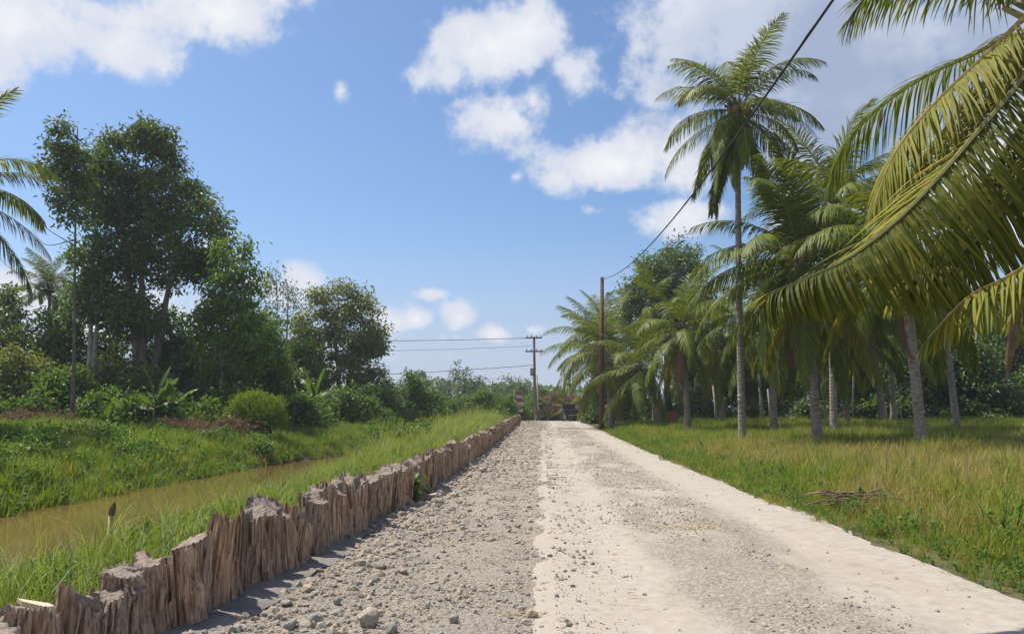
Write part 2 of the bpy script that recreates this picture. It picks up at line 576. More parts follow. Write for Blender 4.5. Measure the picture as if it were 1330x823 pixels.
def ground_mats():
    # soil and thatch under the grass
    m_, t, b, o = mat('soil')
    g = t.n('ShaderNodeNewGeometry')
    pos = g.outputs['Position']
    f = t.noise(pos, 2.2, 6, 0.65)
    f2 = t.noise(pos, 0.25, 4, 0.6)
    col = t.ramp(f, [(0.3, (.045, .05, .018)), (0.5, (.085, .085, .03)), (0.7, (.15, .125, .055))])
    col = t.mix(t.step(f2, 0.45, 0.6, 0, 0.6), col, (.14, .115, .055, 1))
    t.link(col, b.inputs['Base Color'])
    b.inputs['Roughness'].default_value = 0.95
    bp = t.n('ShaderNodeBump')
    bp.inputs['Strength'].default_value = 0.8
    bp.inputs['Distance'].default_value = 0.08
    t.link(t.noise(pos, 9, 6, 0.7), bp.inputs['Height'])
    t.link(bp.outputs[0], b.inputs['Normal'])
    # pale sandy road
    m_, t, b, o = mat('road')
    g = t.n('ShaderNodeNewGeometry')
    pos = g.outputs['Position']
    s = t.n('ShaderNodeSeparateXYZ')
    t.link(pos, s.inputs[0])
    X, Y = s.outputs[0], s.outputs[1]
    wob = t.noise(t.vmath('MULTIPLY', pos, (1, .35, 1)), 0.9, 4, 0.6)
    xw = t.math('ADD', X, t.math('MULTIPLY_ADD', wob, 1.6, -0.8))
    strip = t.math('MULTIPLY', t.step(xw, 0.85, 1.5), t.step(xw, 3.1, 2.4))
    patch = t.step(t.noise(t.vmath('MULTIPLY', pos, (1, .6, 1)), 0.8, 5, 0.65), 0.36, 0.56)
    fine = t.noise(pos, 46, 6, 0.75)
    med = t.noise(pos, 7, 6, 0.7)
    big = t.noise(t.vmath('MULTIPLY', pos, (1, .25, 1)), 0.7, 5, 0.6)
    base = t.ramp(med, [(0.25, (.315, .268, .218)), (0.5, (.375, .325, .268)), (0.75, (.435, .385, .325))])
    base = t.mix(t.step(big, 0.5, 0.68, 0, 0.6), base, (.345, .288, .23, 1))
    grav = t.ramp(fine, [(0.3, (.13, .108, .085)), (0.46, (.27, .228, .18)), (0.60, (.375, .325, .265)), (0.78, (.50, .44, .365))])
    pv_ = t.n('ShaderNodeTexVoronoi', feature='F1')
    t.link(pos, pv_.inputs['Vector'])
    pv_.inputs['Scale'].default_value = 30
    pv_.inputs['Randomness'].default_value = 1.0
    pcol = t.ramp(t.vmath('DOT_PRODUCT', pv_.outputs['Color'], (.34, .33, .33)), [(0.2, (.13, .11, .09)), (0.45, (.26, .225, .18)), (0.65, (.38, .335, .28)), (0.85, (.50, .45, .385))])
    pcol = t.mix(t.step(pv_.outputs['Distance'], .42, .75, 0, .7), pcol, (.20, .168, .13, 1))
    grav = t.mix(0.6, grav, pcol)
    gm = t.math('MULTIPLY', t.math('MAXIMUM', t.math('MULTIPLY', strip, t.math('MULTIPLY_ADD', patch, 0.85, 0.1)), t.math('MULTIPLY', t.step(t.noise(pos, 1.7, 5, 0.7), 0.56, 0.68), 0.55)), 0.92)
    col = t.mix(gm, base, grav)
    speck = t.step(fine, 0.40, 0.28, 0, 0.75)
    col = t.mix(t.math('MULTIPLY', speck, t.step(med, 0.42, 0.58)), col, (.20, .17, .14, 1))
    # damp hairline wear
    crack = t.step(t.noise(t.vmath('MULTIPLY', pos, (1, .4, 1)), 3.1, 8, 0.75), 0.40, 0.34, 0, 0.35)
    col = t.mix(crack, col, (.36, .31, .26, 1))
    edge = t.step(t.math('ADD', xw, t.math('MULTIPLY_ADD', med, 1.1, -0.55)), 0.80, -0.15)
    col = t.mix(t.math('MULTIPLY', edge, 0.9), col, t.ramp(fine, [(0.28, (.20, .165, .13)), (0.42, (.335, .285, .23)), (0.6, (.415, .36, .295)), (0.8, (.51, .45, .375))]))
    t.link(col, b.inputs['Base Color'])
    b.inputs['Roughness'].default_value = 0.9
    b.inputs['Specular IOR Level'].default_value = 0.2
    bp = t.n('ShaderNodeBump')
    bp.inputs['Strength'].default_value = 0.55
    bp.inputs['Distance'].default_value = 0.025
    h_ = t.math('ADD', t.math('MULTIPLY', t.math('SUBTRACT', fine, t.math('MULTIPLY', pv_.outputs['Distance'], t.math('MULTIPLY', gm, 1.2))), t.math('MULTIPLY_ADD', gm, 1.2, 0.25)), t.math('MULTIPLY', med, 0.8))
    t.link(h_, bp.inputs['Height'])
    t.link(bp.outputs[0], b.inputs['Normal'])
    # crushed rubble
    m_, t, b, o = mat('rubble')
    g = t.n('ShaderNodeNewGeometry')
    pos = g.outputs['Position']
    vo = t.n('ShaderNodeTexVoronoi', feature='F1')
    t.link(pos, vo.inputs['Vector'])
    vo.inputs['Scale'].default_value = 24
    f = t.noise(pos, 30, 6, 0.75)
    f2 = t.noise(pos, 1.3, 4, 0.6)
    col = t.ramp(f, [(0.28, (.20, .165, .13)), (0.42, (.335, .285, .23)), (0.6, (.415, .36, .295)), (0.8, (.51, .45, .375))])
    col = t.mix(t.step(f2, 0.46, 0.64, 0, 0.55), col, (.40, .325, .25, 1))
    col = t.mix(t.step(vo.outputs['Distance'], 0.55, 0.85, 0, 0.35), col, (.13, .11, .095, 1))
    t.link(col, b.inputs['Base Color'])
    b.inputs['Roughness'].default_value = 0.95
    b.inputs['Specular IOR Level'].default_value = 0.15
    bp = t.n('ShaderNodeBump')
    bp.inputs['Strength'].default_value = 0.9
    bp.inputs['Distance'].default_value = 0.04
    t.link(t.math('SUBTRACT', f, t.math('MULTIPLY', vo.outputs['Distance'], 0.6)), bp.inputs['Height'])
    t.link(bp.outputs[0], b.inputs['Normal'])
    # muddy water
    m_, t, b, o = mat('muddy_water')
    g = t.n('ShaderNodeNewGeometry')
    f = t.noise(t.vmath('MULTIPLY', g.outputs['Position'], (1, .4, 1)), 0.7, 4, 0.6)
    t.link(t.mix(f, (.125, .078, .028, 1), (.17, .11, .042, 1)), b.inputs['Base Color'])
    b.inputs['Roughness'].default_value = 0.06
    b.inputs['Specular IOR Level'].default_value = 0.5
    bp = t.n('ShaderNodeBump')
    bp.inputs['Strength'].default_value = 0.05
    bp.inputs['Distance'].default_value = 0.02
    t.link(t.noise(g.outputs['Position'], 7, 4, 0.6), bp.inputs['Height'])
    t.link(bp.outputs[0], b.inputs['Normal'])


ground_mats()


# ------------------------------------------------------------------ ground, road, water
def grid(name, xs, ys, zfun, m_, xfun=None, smooth=True):
    """a sheet: xs are columns (or fractions handed to xfun), ys rows"""
    Xg, Yg = np.meshgrid(xs, ys)
    if xfun:
        Xg = xfun(Xg, Yg)
    Z = zfun(Xg, Yg)
    n, k = Xg.shape
    i = np.arange(n - 1)[:, None] * k
    j = np.arange(k - 1)[None]
    Fq = np.stack([i + j, i + j + 1, i + k + j + 1, i + k + j], -1).reshape(-1, 4)
    b = MB()
    b.add(np.stack([Xg, Yg, Z], -1).reshape(-1, 3), Fq)
    return b.build(name, MATS[m_], None, smooth)


def yrow(y0, y1, k, mn):
    ys = [y0]
    while ys[-1] < y1:
        ys.append(ys[-1] + max(mn, abs(ys[-1]) * k))
    return np.array(ys)


gx = np.concatenate([np.linspace(-900, -100, 9), np.linspace(-80, -30, 11), np.arange(-28, 24, 0.4), np.linspace(25, 60, 15), np.linspace(80, 900, 10)])
gy = np.concatenate([np.linspace(-300, -20, 8), yrow(-15, 100, 0.018, 0.35), np.linspace(110, 300, 10), np.linspace(400, 2500, 8)])
tag(grid('ground', gx, gy, height, 'soil'), 'grassy earth ground either side of the road', 'ground', None, 'structure')


def road_x(u, y):
    l = -0.40 + 0.75 * (fbm(y, y * 0, 0.45, 21) - 0.5) + 0.50 * (fbm(y, y * 0, 1.3, 5) - 0.5) + 0.25 * (fbm(y, y * 0, 5.0, 15) - 0.5)
    r_ = 4.12 + 0.42 * (fbm(y, y * 0, 0.5, 31) - 0.5) + 0.26 * (fbm(y, y * 0, 2.6, 8) - 0.5)
    return l + (r_ - l) * u


def road_z(x, y):
    u = np.clip((x + .35) / 4.45, 0, 1)
    edge = np.minimum(sstep(-.03, 0.10, u), sstep(1, 0.985, u))
    return zr(y) - 0.02 + 0.045 * edge + 0.03 * np.sin(u * PI) - .028 * (np.exp(-((x - .75) / .38) ** 2) + np.exp(-((x - 2.95) / .42) ** 2)) + .03 * sstep(.45, .7, fbm(x, y, .9, 88)) * np.exp(-((x - 1.9) / .6) ** 2) + (fbm(x, y, 1.4, 13) - 0.5) * 0.035 + (fbm(x, y, 6, 43) - 0.5) * 0.012


road_u = np.concatenate([[0, .01, .03], np.linspace(.06, .94, 40), [.97, .985, 1.0]])
tag(grid('road', road_u, yrow(-12, 83, 0.012, 0.12), road_z, 'road', road_x), 'pale sandy concrete village road', 'road', None, 'structure')


def verge_x(u, y):
    return wx(y) - 0.28 + u * (0.55 - wx(y) + 0.28)


def verge_z(x, y):
    near = sstep(0.45, -1.8, x)
    return zr(y) + 0.016 - 0.05 * sstep(0.05, 0.5, x) + 0.10 * near * fbm(x, y, 0.8, 77) + (fbm(x, y, 3.5, 51, 4) - 0.5) * 0.075 * sstep(0.3, -0.6, x)


tag(grid('rubble_verge', np.linspace(0, 1, 46), yrow(-12, 83, 0.011, 0.08), verge_z, 'rubble', verge_x), 'crushed stone verge between the stumps and the road', 'verge', None, 'structure')


def foot_x(u, y):
    w = np.interp(y, [2, 4, 6, 8, 10, 12.5], [0.44, 0.42, 0.36, 0.30, 0.20, 0.04]) + 0.20 * (fbm(y, y * 0, 1.6, 4) - 0.5)
    return wx(y) - 0.2 + u * (w + 0.2)


tag(grid('mortar_footing', np.linspace(0, 1, 8), np.linspace(1.5, 12.5, 80),
         lambda x, y: verge_z(x, y) * 0 + 0.075 + 0.02 * fbm(x, y, 2, 5) - 0.05 * sstep(wx(y) + 0.2, wx(y) + 0.5, x), 'footing', foot_x),
    'smooth grey mortar footing along the stump row', 'footing', None, 'structure')
grid('water', [-13.5, -11, -9, -7, -4.5], np.linspace(-20, 52, 20), lambda x, y: x * 0 - 0.40, 'muddy_water')
tag(bpy.data.objects['water'], 'muddy brown water in the ditch', 'water', None, 'structure')
grid('crossing_road', np.linspace(-90, 90, 40), np.linspace(84.5, 90, 5), lambda x, y: 0.6 + x * 0 + 0.01, 'road')
tag(bpy.data.objects['crossing_road'], 'pale road crossing at the far end', 'road', None, 'structure')


# ------------------------------------------------------------------ stump row
def stump_mesh(seed, na, nh, big=False):
    rng = np.random.default_rng(seed)
    th = np.arange(na) * 2 * PI / na
    cx_, cy_ = np.cos(th), np.sin(th)
    adist = lambda p: np.abs(np.angle(np.exp(1j * (th - p))))
    Rb = 0.165
    prof = np.ones(na)
    for k in range(2, 5):
        prof += rng.normal(0, 0.075) * np.cos(k * th + rng.uniform(0, 6.3))
    # split faces: narrow flutes of uneven width, a few of them deep
    p = 0.0
    while p < 2 * PI:
        w_ = rng.uniform(.22, .55)
        prof -= (rng.uniform(.06, .15) if rng.random() < .68 else rng.uniform(.20, .34)) * np.exp(-(adist(p) / rng.uniform(.035, .075)) ** 2)
        p += w_
    # sawn top: one tilted plane, now and then a split-off step
    ta = rng.uniform(0, 6.28)
    slope = rng.uniform(.02, .12)
    Ht = .80 + slope * np.cos(th - ta) * .9
    steps = [(rng.uniform(0, 6.28), rng.uniform(.3, .9), rng.uniform(.04, .16)) for _ in range(rng.integers(0, 3))]
    for sa, sw, sh in steps:
        Ht -= sh * (adist(sa) < sw)
    Ht += rng.normal(0, .006 if rng.random() < .5 else .026, na)
    lean = rng.normal(0, 0.05, 2)
    tz = np.linspace(-0.12, 1, nh)
    V = []
    cuts = [(rng.uniform(0, 6.28), rng.uniform(.12, .40), rng.uniform(.30, .95), rng.uniform(.06, .16)) for _ in range(6)]
    sd_ = int(rng.integers(1, 9999))
    for i, t_ in enumerate(tz):
        fl = 1.0 + 0.10 * max(0, 1 - max(t_, 0) * 2.0) ** 2 - 0.06 * max(t_, 0)
        fib = fbm(cx_ * 9 + 9, cy_ * 9 + t_ * .5, 1.0, sd_, 2) - .5
        lump = fbm(cx_ * 1.8 + 3, cy_ * 1.8 + t_ * 3.2, 1.0, sd_ + 5, 3) - .5
        r_ = Rb * prof * fl * (1 + .16 * fib + .34 * lump + rng.normal(0, .012, na))
        for ca, cw, cz, cdp in cuts:
            if t_ > cz:
                r_ = r_ * (1 - cdp * (adist(ca) < cw))
        if i == nh - 1:
            r_ = r_ * 0.95
        V.append(np.stack([r_ * cx_ + lean[0] * t_, r_ * cy_ * 0.94 + lean[1] * t_, Ht * t_], -1))
    b = MB()
    V = np.array(V)
    i = np.arange(nh - 1)[:, None] * na
    j = np.arange(na)[None]
    k = (j + 1) % na
    b.add(V.reshape(-1, 3), np.stack([i + j, i + k, i + na + k, i + na + j], -1).reshape(-1, 4), 0)
    top = V[-1]
    c = top.mean(0)
    dip = rng.uniform(-0.05, 0.05)
    def sm(q, w_):
        k_ = np.ones(w_) / w_
        return np.convolve(np.concatenate([q[-w_:], q, q[:w_]]), k_, 'same')[w_:-w_]
    rad_ = sm(np.linalg.norm((top - c)[:, :2], axis=1), na // 5 | 1)
    zs_ = sm(top[:, 2], na // 4 | 1)
    ring_ = lambda f, g_: np.stack([c[0] + f * rad_ * cx_, c[1] + f * rad_ * cy_, zs_ * g_ + c[2] * (1 - g_) + rng.normal(.006, .010, na)], -1)
    pl_ = lambda f: np.stack([c[0] + f * rad_ * cx_, c[1] + f * rad_ * cy_, .80 - np.median(.80 - top[:, 2]) * .5 + slope * f * .9 * np.cos(th - ta) + rng.normal(0, .002, na)], -1)
    r1, r2 = pl_(.80), pl_(.42)
    for sa, sw, sh in steps:
        r1[:, 2] -= sh * (adist(sa) < sw * .9)
    c = np.array((c[0], c[1], r2[:, 2].mean()))
    dip = 0.0
    VV = np.concatenate([top, r1, r2, (c + (0, 0, dip))[None]])
    q = np.arange(na)
    n_ = (q + 1) % na
    Fq = np.concatenate([np.stack([q, n_, na + n_, na + q], -1), np.stack([na + q, na + n_, 2 * na + n_, 2 * na + q], -1)])
    b.add(VV, Fq, 1)
    b.f.append((np.stack([2 * na + q, 2 * na + n_, np.full(na, 3 * na)], -1) + b.nv - len(VV), 1))
    # slivers and splinters standing off the sides
    for s in range(2 if big else 1):
        a = rng.uniform(0, 2 * PI)
        rr = Rb * rng.uniform(0.9, 1.1)
        w = rng.uniform(0.02, 0.05)
        z0, z1 = sorted(rng.uniform(0.0, 0.55, 2))
        if z1 - z0 < 0.2:
            z1 = z0 + 0.25
        d_ = np.array((math.cos(a), math.sin(a), 0))
        s_ = np.array((-math.sin(a), math.cos(a), 0))
        p0 = d_ * rr * 1.12 + (0, 0, z0)
        p1 = d_ * rr * rng.uniform(0.96, 1.12) + s_ * rng.normal(0, .03) + (0, 0, z1)
        sp = np.array([p0 - s_ * w, p0 + s_ * w, p1 + s_ * w * .5, p1 - s_ * w * .5, p0 - d_ * .05, p1 - d_ * .04])
        sp[:, :2] += lean * (sp[:, 2:3] / .8)
        b.add(sp, [(0, 1, 2, 3), ], 0)
        b.add(sp, [(0, 3, 5), (0, 5, 4)], 0)
        b.add(sp, [(1, 4, 5), (1, 5, 2)], 0)
        b.add(sp, [(3, 2, 5)], 1)
    return b.data('stump', [MATS['split_wood'], MATS['cut_wood']], False)


STUMP_HI = [stump_mesh(100 + i, 72, 14, True) for i in range(14)]
STUMP_LO = [stump_mesh(200 + i, 36, 7) for i in range(10)]
NEAR_LABELS = ['nearest stump of the row, at the bottom left corner of the photo', 'second stump from the near end of the split wood row',
               'third stump from the near end, carrying the pale wood chip', 'fourth stump from the near end of the split wood row',
               'fifth stump from the near end of the split wood row', 'sixth stump from the near end of the split wood row',
               'seventh stump from the near end of the split wood row', 'eighth stump from the near end of the split wood row',
               'ninth stump from the near end of the split wood row', 'tenth stump from the near end of the split wood row',
               'eleventh stump from the near end of the split wood row', 'twelfth stump from the near end of the split wood row']
yy = 3.92
i = 0
rs = random.Random(5)
top_prof_y = [3.4, 4.2, 5.2, 6.0, 6.6, 7.3, 7.9, 8.6, 9.5, 11, 14, 20, 40, 80]
top_prof_h = [.66, .60, .70, .84, .92, .96, .84, .90, .90, .88, .89, .92, .94, .94]
while yy < 74 and i < 299:
    me = STUMP_HI[i % 14] if yy < 17 else STUMP_LO[rs.randrange(10)]
    o = bpy.data.objects.new('wood_stump', me)
    sc = rs.uniform(0.74, 1.08) * (1.0 if yy < 30 else 1.22)
    hz = np.interp(yy, top_prof_y, top_prof_h) * .95 * rs.uniform(0.86, 1.12)
    o.location = (float(wx(yy)) - 0.15 + rs.uniform(-.06, .05), yy, float(zr(yy)) + 0.02)
    o.scale = (sc, sc, hz)
    o.rotation_euler = (rs.gauss(0, .035), rs.gauss(-0.03, .035), rs.uniform(0, 6.28))
    if i < 12:
        lb = NEAR_LABELS[i]
    elif yy < 14.6:
        lb = 'brown split wood stump in the row between the mortar footing and the leafy weed'
    else:
        lb = 'brown split wood stump in the receding row beyond the leafy weed'
    tag(link(o), lb, 'stump', 'split wood stumps along the road edge')
    yy += 0.265 * sc * rs.uniform(0.92, 1.06)
    i += 1
N_STUMP = i

# ------------------------------------------------------------------ stones
def stone_mesh(seed, sub=2):
    rng = np.random.default_rng(seed)
    bm = bmesh.new()
    bmesh.ops.create_icosphere(bm, subdivisions=sub, radius=1.0)
    V = np.array([v.co for v in bm.verts])
    Fv = np.array([[v.index for v in f.verts] for f in bm.faces])
    bm.free()
    for k in range(11):
        n = norm(rng.normal(0, 1, 3))
        d_ = rng.uniform(0.55, 0.85)
        over = np.maximum(V @ n - d_, 0)
        V = V - over[:, None] * n * 0.95
    V *= rng.uniform(0.7, 1.2, 3) * np.array((1, 1, .72))
    V += rng.normal(0, 0.025, V.shape)
    return V, Fv


STONES = []
for k in range(9):
    V, Fv = stone_mesh(300 + k)
    for mname in ('stone', 'stone_grey', 'stone_tan'):
        b = MB()
        b.add(V, Fv)
        STONES.append(b.data('stone', MATS[mname]))


def put_stone(x, y, r, me, label, group='loose stones on the rubble verge', sink=0.25, z=None):
    o = bpy.data.objects.new('stone', me)
    zz = float(verge_z(np.array(x), np.array(y))) if z is None else z
    o.location = (x, y, zz + r * (0.62 - sink))
    o.scale = (r, r * rs.uniform(.8, 1.2), r * rs.uniform(.8, 1.05))
    o.rotation_euler = (rs.uniform(-.3, .3), rs.uniform(-.3, .3), rs.uniform(0, 6.28))
    return tag(link(o), label, 'stone', group)


def gp(px, py, z=0.0):                       # where the sight line px, py meets height z
    v = F_PX * _Fw + (px - 665.0) * _Rt + (411.5 - py) * _Up
    t_ = (z - CAM_Z) / v[2]
    return v[0] * t_, v[1] * t_


for (px, py, r, mi, lb) in [
        (478, 808, .125, 0, 'largest pale boulder half buried at the bottom edge of the verge'),
        (508, 818, .075, 1, 'rounded grey stone leaning on the largest boulder'),
        (408, 806, .075, 4, 'dark grey angular stone left of the largest boulder'),
        (377, 812, .06, 7, 'dark block of stone beside the mortar footing'),
        (345, 800, .05, 10, 'grey flat stone at the foot of the stumps near the bottom edge'),
        (590, 806, .055, 3, 'flat pale stone right of the largest boulder'),
        (560, 648, .16, 8, 'flat tan rock lying below the leafy weed'),
        (627, 616, .15, 9, 'long pale stone at the foot of the far stumps'),
        (533, 682, .09, 12, 'white stone lying in the middle of the verge'),
        (570, 655, .12, 16, 'grey slab beside the flat tan rock'),
        (690, 795, .06, 5, 'yellowish broken stone near the road edge at the bottom')]:
    x, y = gp(px, py, 0.06)
    put_stone(x, y, r, STONES[mi * 1 if mi < len(STONES) else 0], lb)
cnt = 0
while cnt < 230:
    y = 4.6 + 24 * rs.random() ** 1.9
    u = rs.random() ** 2.4
    x = wx(y) + 0.10 + u * 2.4
    if y < 10 and x < wx(y) + 0.45:
        continue
    r = rs.uniform(.018, .044) * (1.35 if u < .35 else 1.0) * (1 + y * .03)
    put_stone(float(x), y, r, STONES[rs.randrange(len(STONES))], 'small broken stone lying loose among the rubble of the verge')
    cnt += 1

# ------------------------------------------------------------------ scattered cover (grass, gravel)
def scatter(name, pts, rot, scl, idx, src, label, cat):
    """one object whose points carry an instance of one of the source meshes each"""
    me = bpy.data.meshes.new(name)
    n = len(pts)
    me.vertices.add(n)
    me.vertices.foreach_set('co', np.asarray(pts, np.float32).ravel())
    a = me.attributes.new('rot', 'FLOAT_VECTOR', 'POINT')
    a.data.foreach_set('vector', np.asarray(rot, np.float32).ravel())
    a = me.attributes.new('scl', 'FLOAT_VECTOR', 'POINT')
    a.data.foreach_set('vector', np.asarray(scl, np.float32).ravel())
    a = me.attributes.new('idx', 'INT', 'POINT')
    a.data.foreach_set('value', np.asarray(idx, np.int32))
    o = link(bpy.data.objects.new(name, me))
    ng = bpy.data.node_groups.new(name, 'GeometryNodeTree')
    ng.interface.new_socket('Geometry', in_out='INPUT', socket_type='NodeSocketGeometry')
    ng.interface.new_socket('Geometry', in_out='OUTPUT', socket_type='NodeSocketGeometry')
    N = ng.nodes
    gi, go = N.new('NodeGroupInput'), N.new('NodeGroupOutput')
    jn = N.new('GeometryNodeJoinGeometry')
    for s_ in reversed(src):
        oi = N.new('GeometryNodeObjectInfo')
        oi.inputs['Object'].default_value = s_
        oi.inputs['As Instance'].default_value = True
        ng.links.new(oi.outputs['Geometry'], jn.inputs[0])
    ip = N.new('GeometryNodeInstanceOnPoints')
    ip.inputs['Pick Instance'].default_value = True
    ng.links.new(gi.outputs[0], ip.inputs['Points'])
    ng.links.new(jn.outputs[0], ip.inputs['Instance'])
    for sock, nm, dt in (('Rotation', 'rot', 'FLOAT_VECTOR'), ('Scale', 'scl', 'FLOAT_VECTOR'), ('Instance Index', 'idx', 'INT')):
        na = N.new('GeometryNodeInputNamedAttribute')
        na.data_type = dt
        na.inputs['Name'].default_value = nm
        ng.links.new(na.outputs[0], ip.inputs[sock])
    ng.links.new(ip.outputs[0], go.inputs[0])
    md = o.modifiers.new('scatter', 'NODES')
    md.node_group = ng
    return tag(o, label, cat, None, 'stuff')


def blades(seed, n, h, w, spread, bend, m_, seg=3, curl=0.4):
    rng = np.random.default_rng(seed)
    b = MB()
    for k in range(n):
        a = rng.uniform(0, 2 * PI)
        p0 = np.array((rng.normal(0, spread), rng.normal(0, spread), -0.03))
        L = h * rng.uniform(0.55, 1.1)
        be = bend * rng.uniform(0.3, 1.4)
        d_ = np.array((math.cos(a), math.sin(a), 0))
        s_ = np.array((-math.sin(a), math.cos(a), 0)) * w * rng.uniform(.7, 1.3)
        tw = rng.uniform(-.7, .7)
        s_ = s_ * math.cos(tw) + d_ * w * math.sin(tw)
        V = []
        for q in range(seg):
            t_ = q / seg
            c = p0 + d_ * be * L * t_ ** 2 + np.array((0, 0, L * (t_ - curl * be * t_ ** 3)))
            wv = (1 - t_ * 0.55)
            V += [c - s_ * wv * .5, c + s_ * wv * .5]
        V.append(p0 + d_ * be * L + np.array((0, 0, L * (1 - curl * be))))
        F4 = [(2 * q, 2 * q + 1, 2 * q + 3, 2 * q + 2) for q in range(seg - 1)]
        b.add(V, F4)
        b.f.append((np.array([[2 * seg - 2, 2 * seg - 1, 2 * seg]]) + b.nv - len(V), 0))
    return bpy.data.objects.new('tuft_source', b.data('tuft_source', MATS[m_]))


def weed_src(seed, n, h, ls, m_='weed'):
    rng = np.random.default_rng(seed)
    b = MB()
    for k in range(5):
        a = rng.uniform(0, 6.28)
        tip = np.array((math.cos(a) * h * .5, math.sin(a) * h * .5, h * rng.uniform(.6, 1.1)))
        q = np.linspace(0, 1, 3)[:, None]
        b.tube(tip * q + np.array((0, 0, .1)) * q * (1 - q), [.006, .005, .003], 3, 0, False)
        t_ = rng.uniform(0.2, 1, n)
        c = tip[None] * t_[:, None]
        d_ = rng.normal(0, 1, (n, 3)) * (1, 1, .45)
        leaves(b, c, d_, rng.normal(0, .35, (n, 3)) + (0, 0, 1), ls * rng.uniform(.6, 1.2, n), ls * .5 * rng.uniform(.7, 1.2, n))
    return bpy.data.objects.new('tuft_source', b.data('tuft_source', MATS[m_]))


SRC_GREEN = [blades(1, 20, .42, .013, .07, .55, 'grass_green'), blades(2, 18, .34, .014, .08, .75, 'grass_green'), blades(3, 22, .50, .012, .07, .45, 'grass_green')]
SRC_FIELD = [blades(4, 22, .40, .010, .09, .40, 'grass_field'), blades(5, 20, .48, .009, .08, .35, 'grass_field'), blades(6, 20, .33, .011, .10, .6, 'grass_field')]
SRC_STRAW = [blades(7, 18, .46, .007, .09, .30, 'grass_straw'), blades(8, 14, .38, .008, .09, .6, 'grass_straw')]
SRC_TALL = [blades(9, 12, .95, .010, .07, .65, 'grass_tall', 4, .5), blades(10, 9, 1.05, .009, .06, .45, 'grass_tall', 4, .5)]
SRC_WEED = [weed_src(11, 9, .28, .075), weed_src(12, 8, .36, .10), weed_src(13, 10, .22, .06)]
rng = np.random.default_rng(11)


def sprinkle(x0, x1, y0, y1, dens, keep):
    """random places with a density that thins with distance; keep(x, y) gives the chance to stay"""
    ys_, xs_ = [], []
    y = y0
    while y < y1:
        dy = max(0.5, y * 0.06)
        lo, hi = x0(y), x1(y)
        n = rng.poisson(max(0, hi - lo) * dy * dens(y))
        xs_.append(rng.uniform(lo, hi, n) if hi > lo else np.zeros(0))
        ys_.append(rng.uniform(y, y + dy, n if hi > lo else 0))
        y += dy
    X, Y = np.concatenate(xs_), np.concatenate(ys_)
    k = rng.random(len(X)) < keep(X, Y)
    return X[k], Y[k]


def cover(name, X, Y, src, size, label, cat='grass', pick=None, sv=.25, tilt=.12, zf=None):
    n = len(X)
    Z = height(X, Y) if zf is None else zf(X, Y)
    rot = np.stack([rng.normal(0, tilt, n), rng.normal(0, tilt, n), rng.uniform(0, 2 * PI, n)], -1)
    s_ = size(X, Y) * rng.uniform(1 - sv, 1 + sv, n)
    scl = np.stack([s_, s_, s_ * rng.uniform(.8, 1.2, n)], -1)
    idx = rng.integers(0, len(src), n) if pick is None else pick(X, Y)
    return scatter(name, np.stack([X, Y, Z], -1), rot, scl, idx, src, label, cat)


redge = lambda y: 4.12 + 0.28 * (fbm(y, y * 0, 0.6, 31) - 0.5)


def field_pick(X, Y):
    e = sstep(1.6, 0.3, X - 4.2) * 0.9
    dry = (.25 + .75 * sstep(0.36, 0.58, fbm(X, Y, 0.22, 61))) * sstep(52, 22, Y) * (1 - e * .8)
    u = rng.random(len(X))
    i_ = rng.integers(0, 3, len(X))
    r2 = rng.random(len(X))
    out = np.where(r2 < dry * 0.62, 6 + rng.integers(0, 2, len(X)), np.where(r2 < dry * .62 + .34, 3 + i_, i_))
    w = rng.random(len(X)) < (0.008 + 0.24 * e)
    return np.where(w, 8 + i_, out)


X, Y = sprinkle(lambda y: 3.75, lambda y: min(60, .75 * y + 4), 4.0, 60, lambda y: 26 + 560 / (y + 2),
                lambda x, y: np.where(x > 4.55, 1.0, sstep(3.85, 4.45, x + .7 * (fbm(y, y * 0, 1.2, 3) - .5))))
cover('field_grass', X, Y, SRC_GREEN + SRC_FIELD + SRC_STRAW + SRC_WEED,
      lambda x, y: (0.50 + 0.90 * sstep(4.2, 6.2, x)) * (0.62 + .8 * fbm(x, y, .45, 5)), 'grass with dry straw growing over the right field', 'grass', field_pick)


def bank_pick(X, Y):
    i_ = rng.integers(0, 3, len(X))
    u = rng.random(len(X))
    return np.where(u < .16, 3 + i_ % 2, np.where(u < .30, 5 + i_, i_))


X, Y = sprinkle(lambda y: -7.9, lambda y: float(wx(y)) - .38, 2.5, 78, lambda y: 30 + 420 / (y + 2),
                lambda x, y: np.where(y < 23, sstep(-7.2, -5.7, x), sstep(-7.9, -6.5, x)) * (.62 + .38 * sstep(8, 22, y)))
cover('bank_grass', X, Y, SRC_GREEN + SRC_TALL + SRC_WEED,
      lambda x, y: (0.72 + 0.85 * sstep(14, 34, y) * sstep(-2.6, -4.2, x)) * (1 - .28 * sstep(-4.8, -6.4, x) * (1 - sstep(22, 32, y))) * (.7 + .7 * fbm(x, y, .6, 7)) * (.7 + .3 * sstep(-2.6, -4.0, x)),
      'lush green grass on the bank behind the stumps', 'grass', bank_pick)


def far_pick(X, Y):
    i_ = rng.integers(0, 3, len(X))
    u = rng.random(len(X))
    return np.where(u < .22, 3 + i_, np.where(u < .34, 6 + i_, i_))


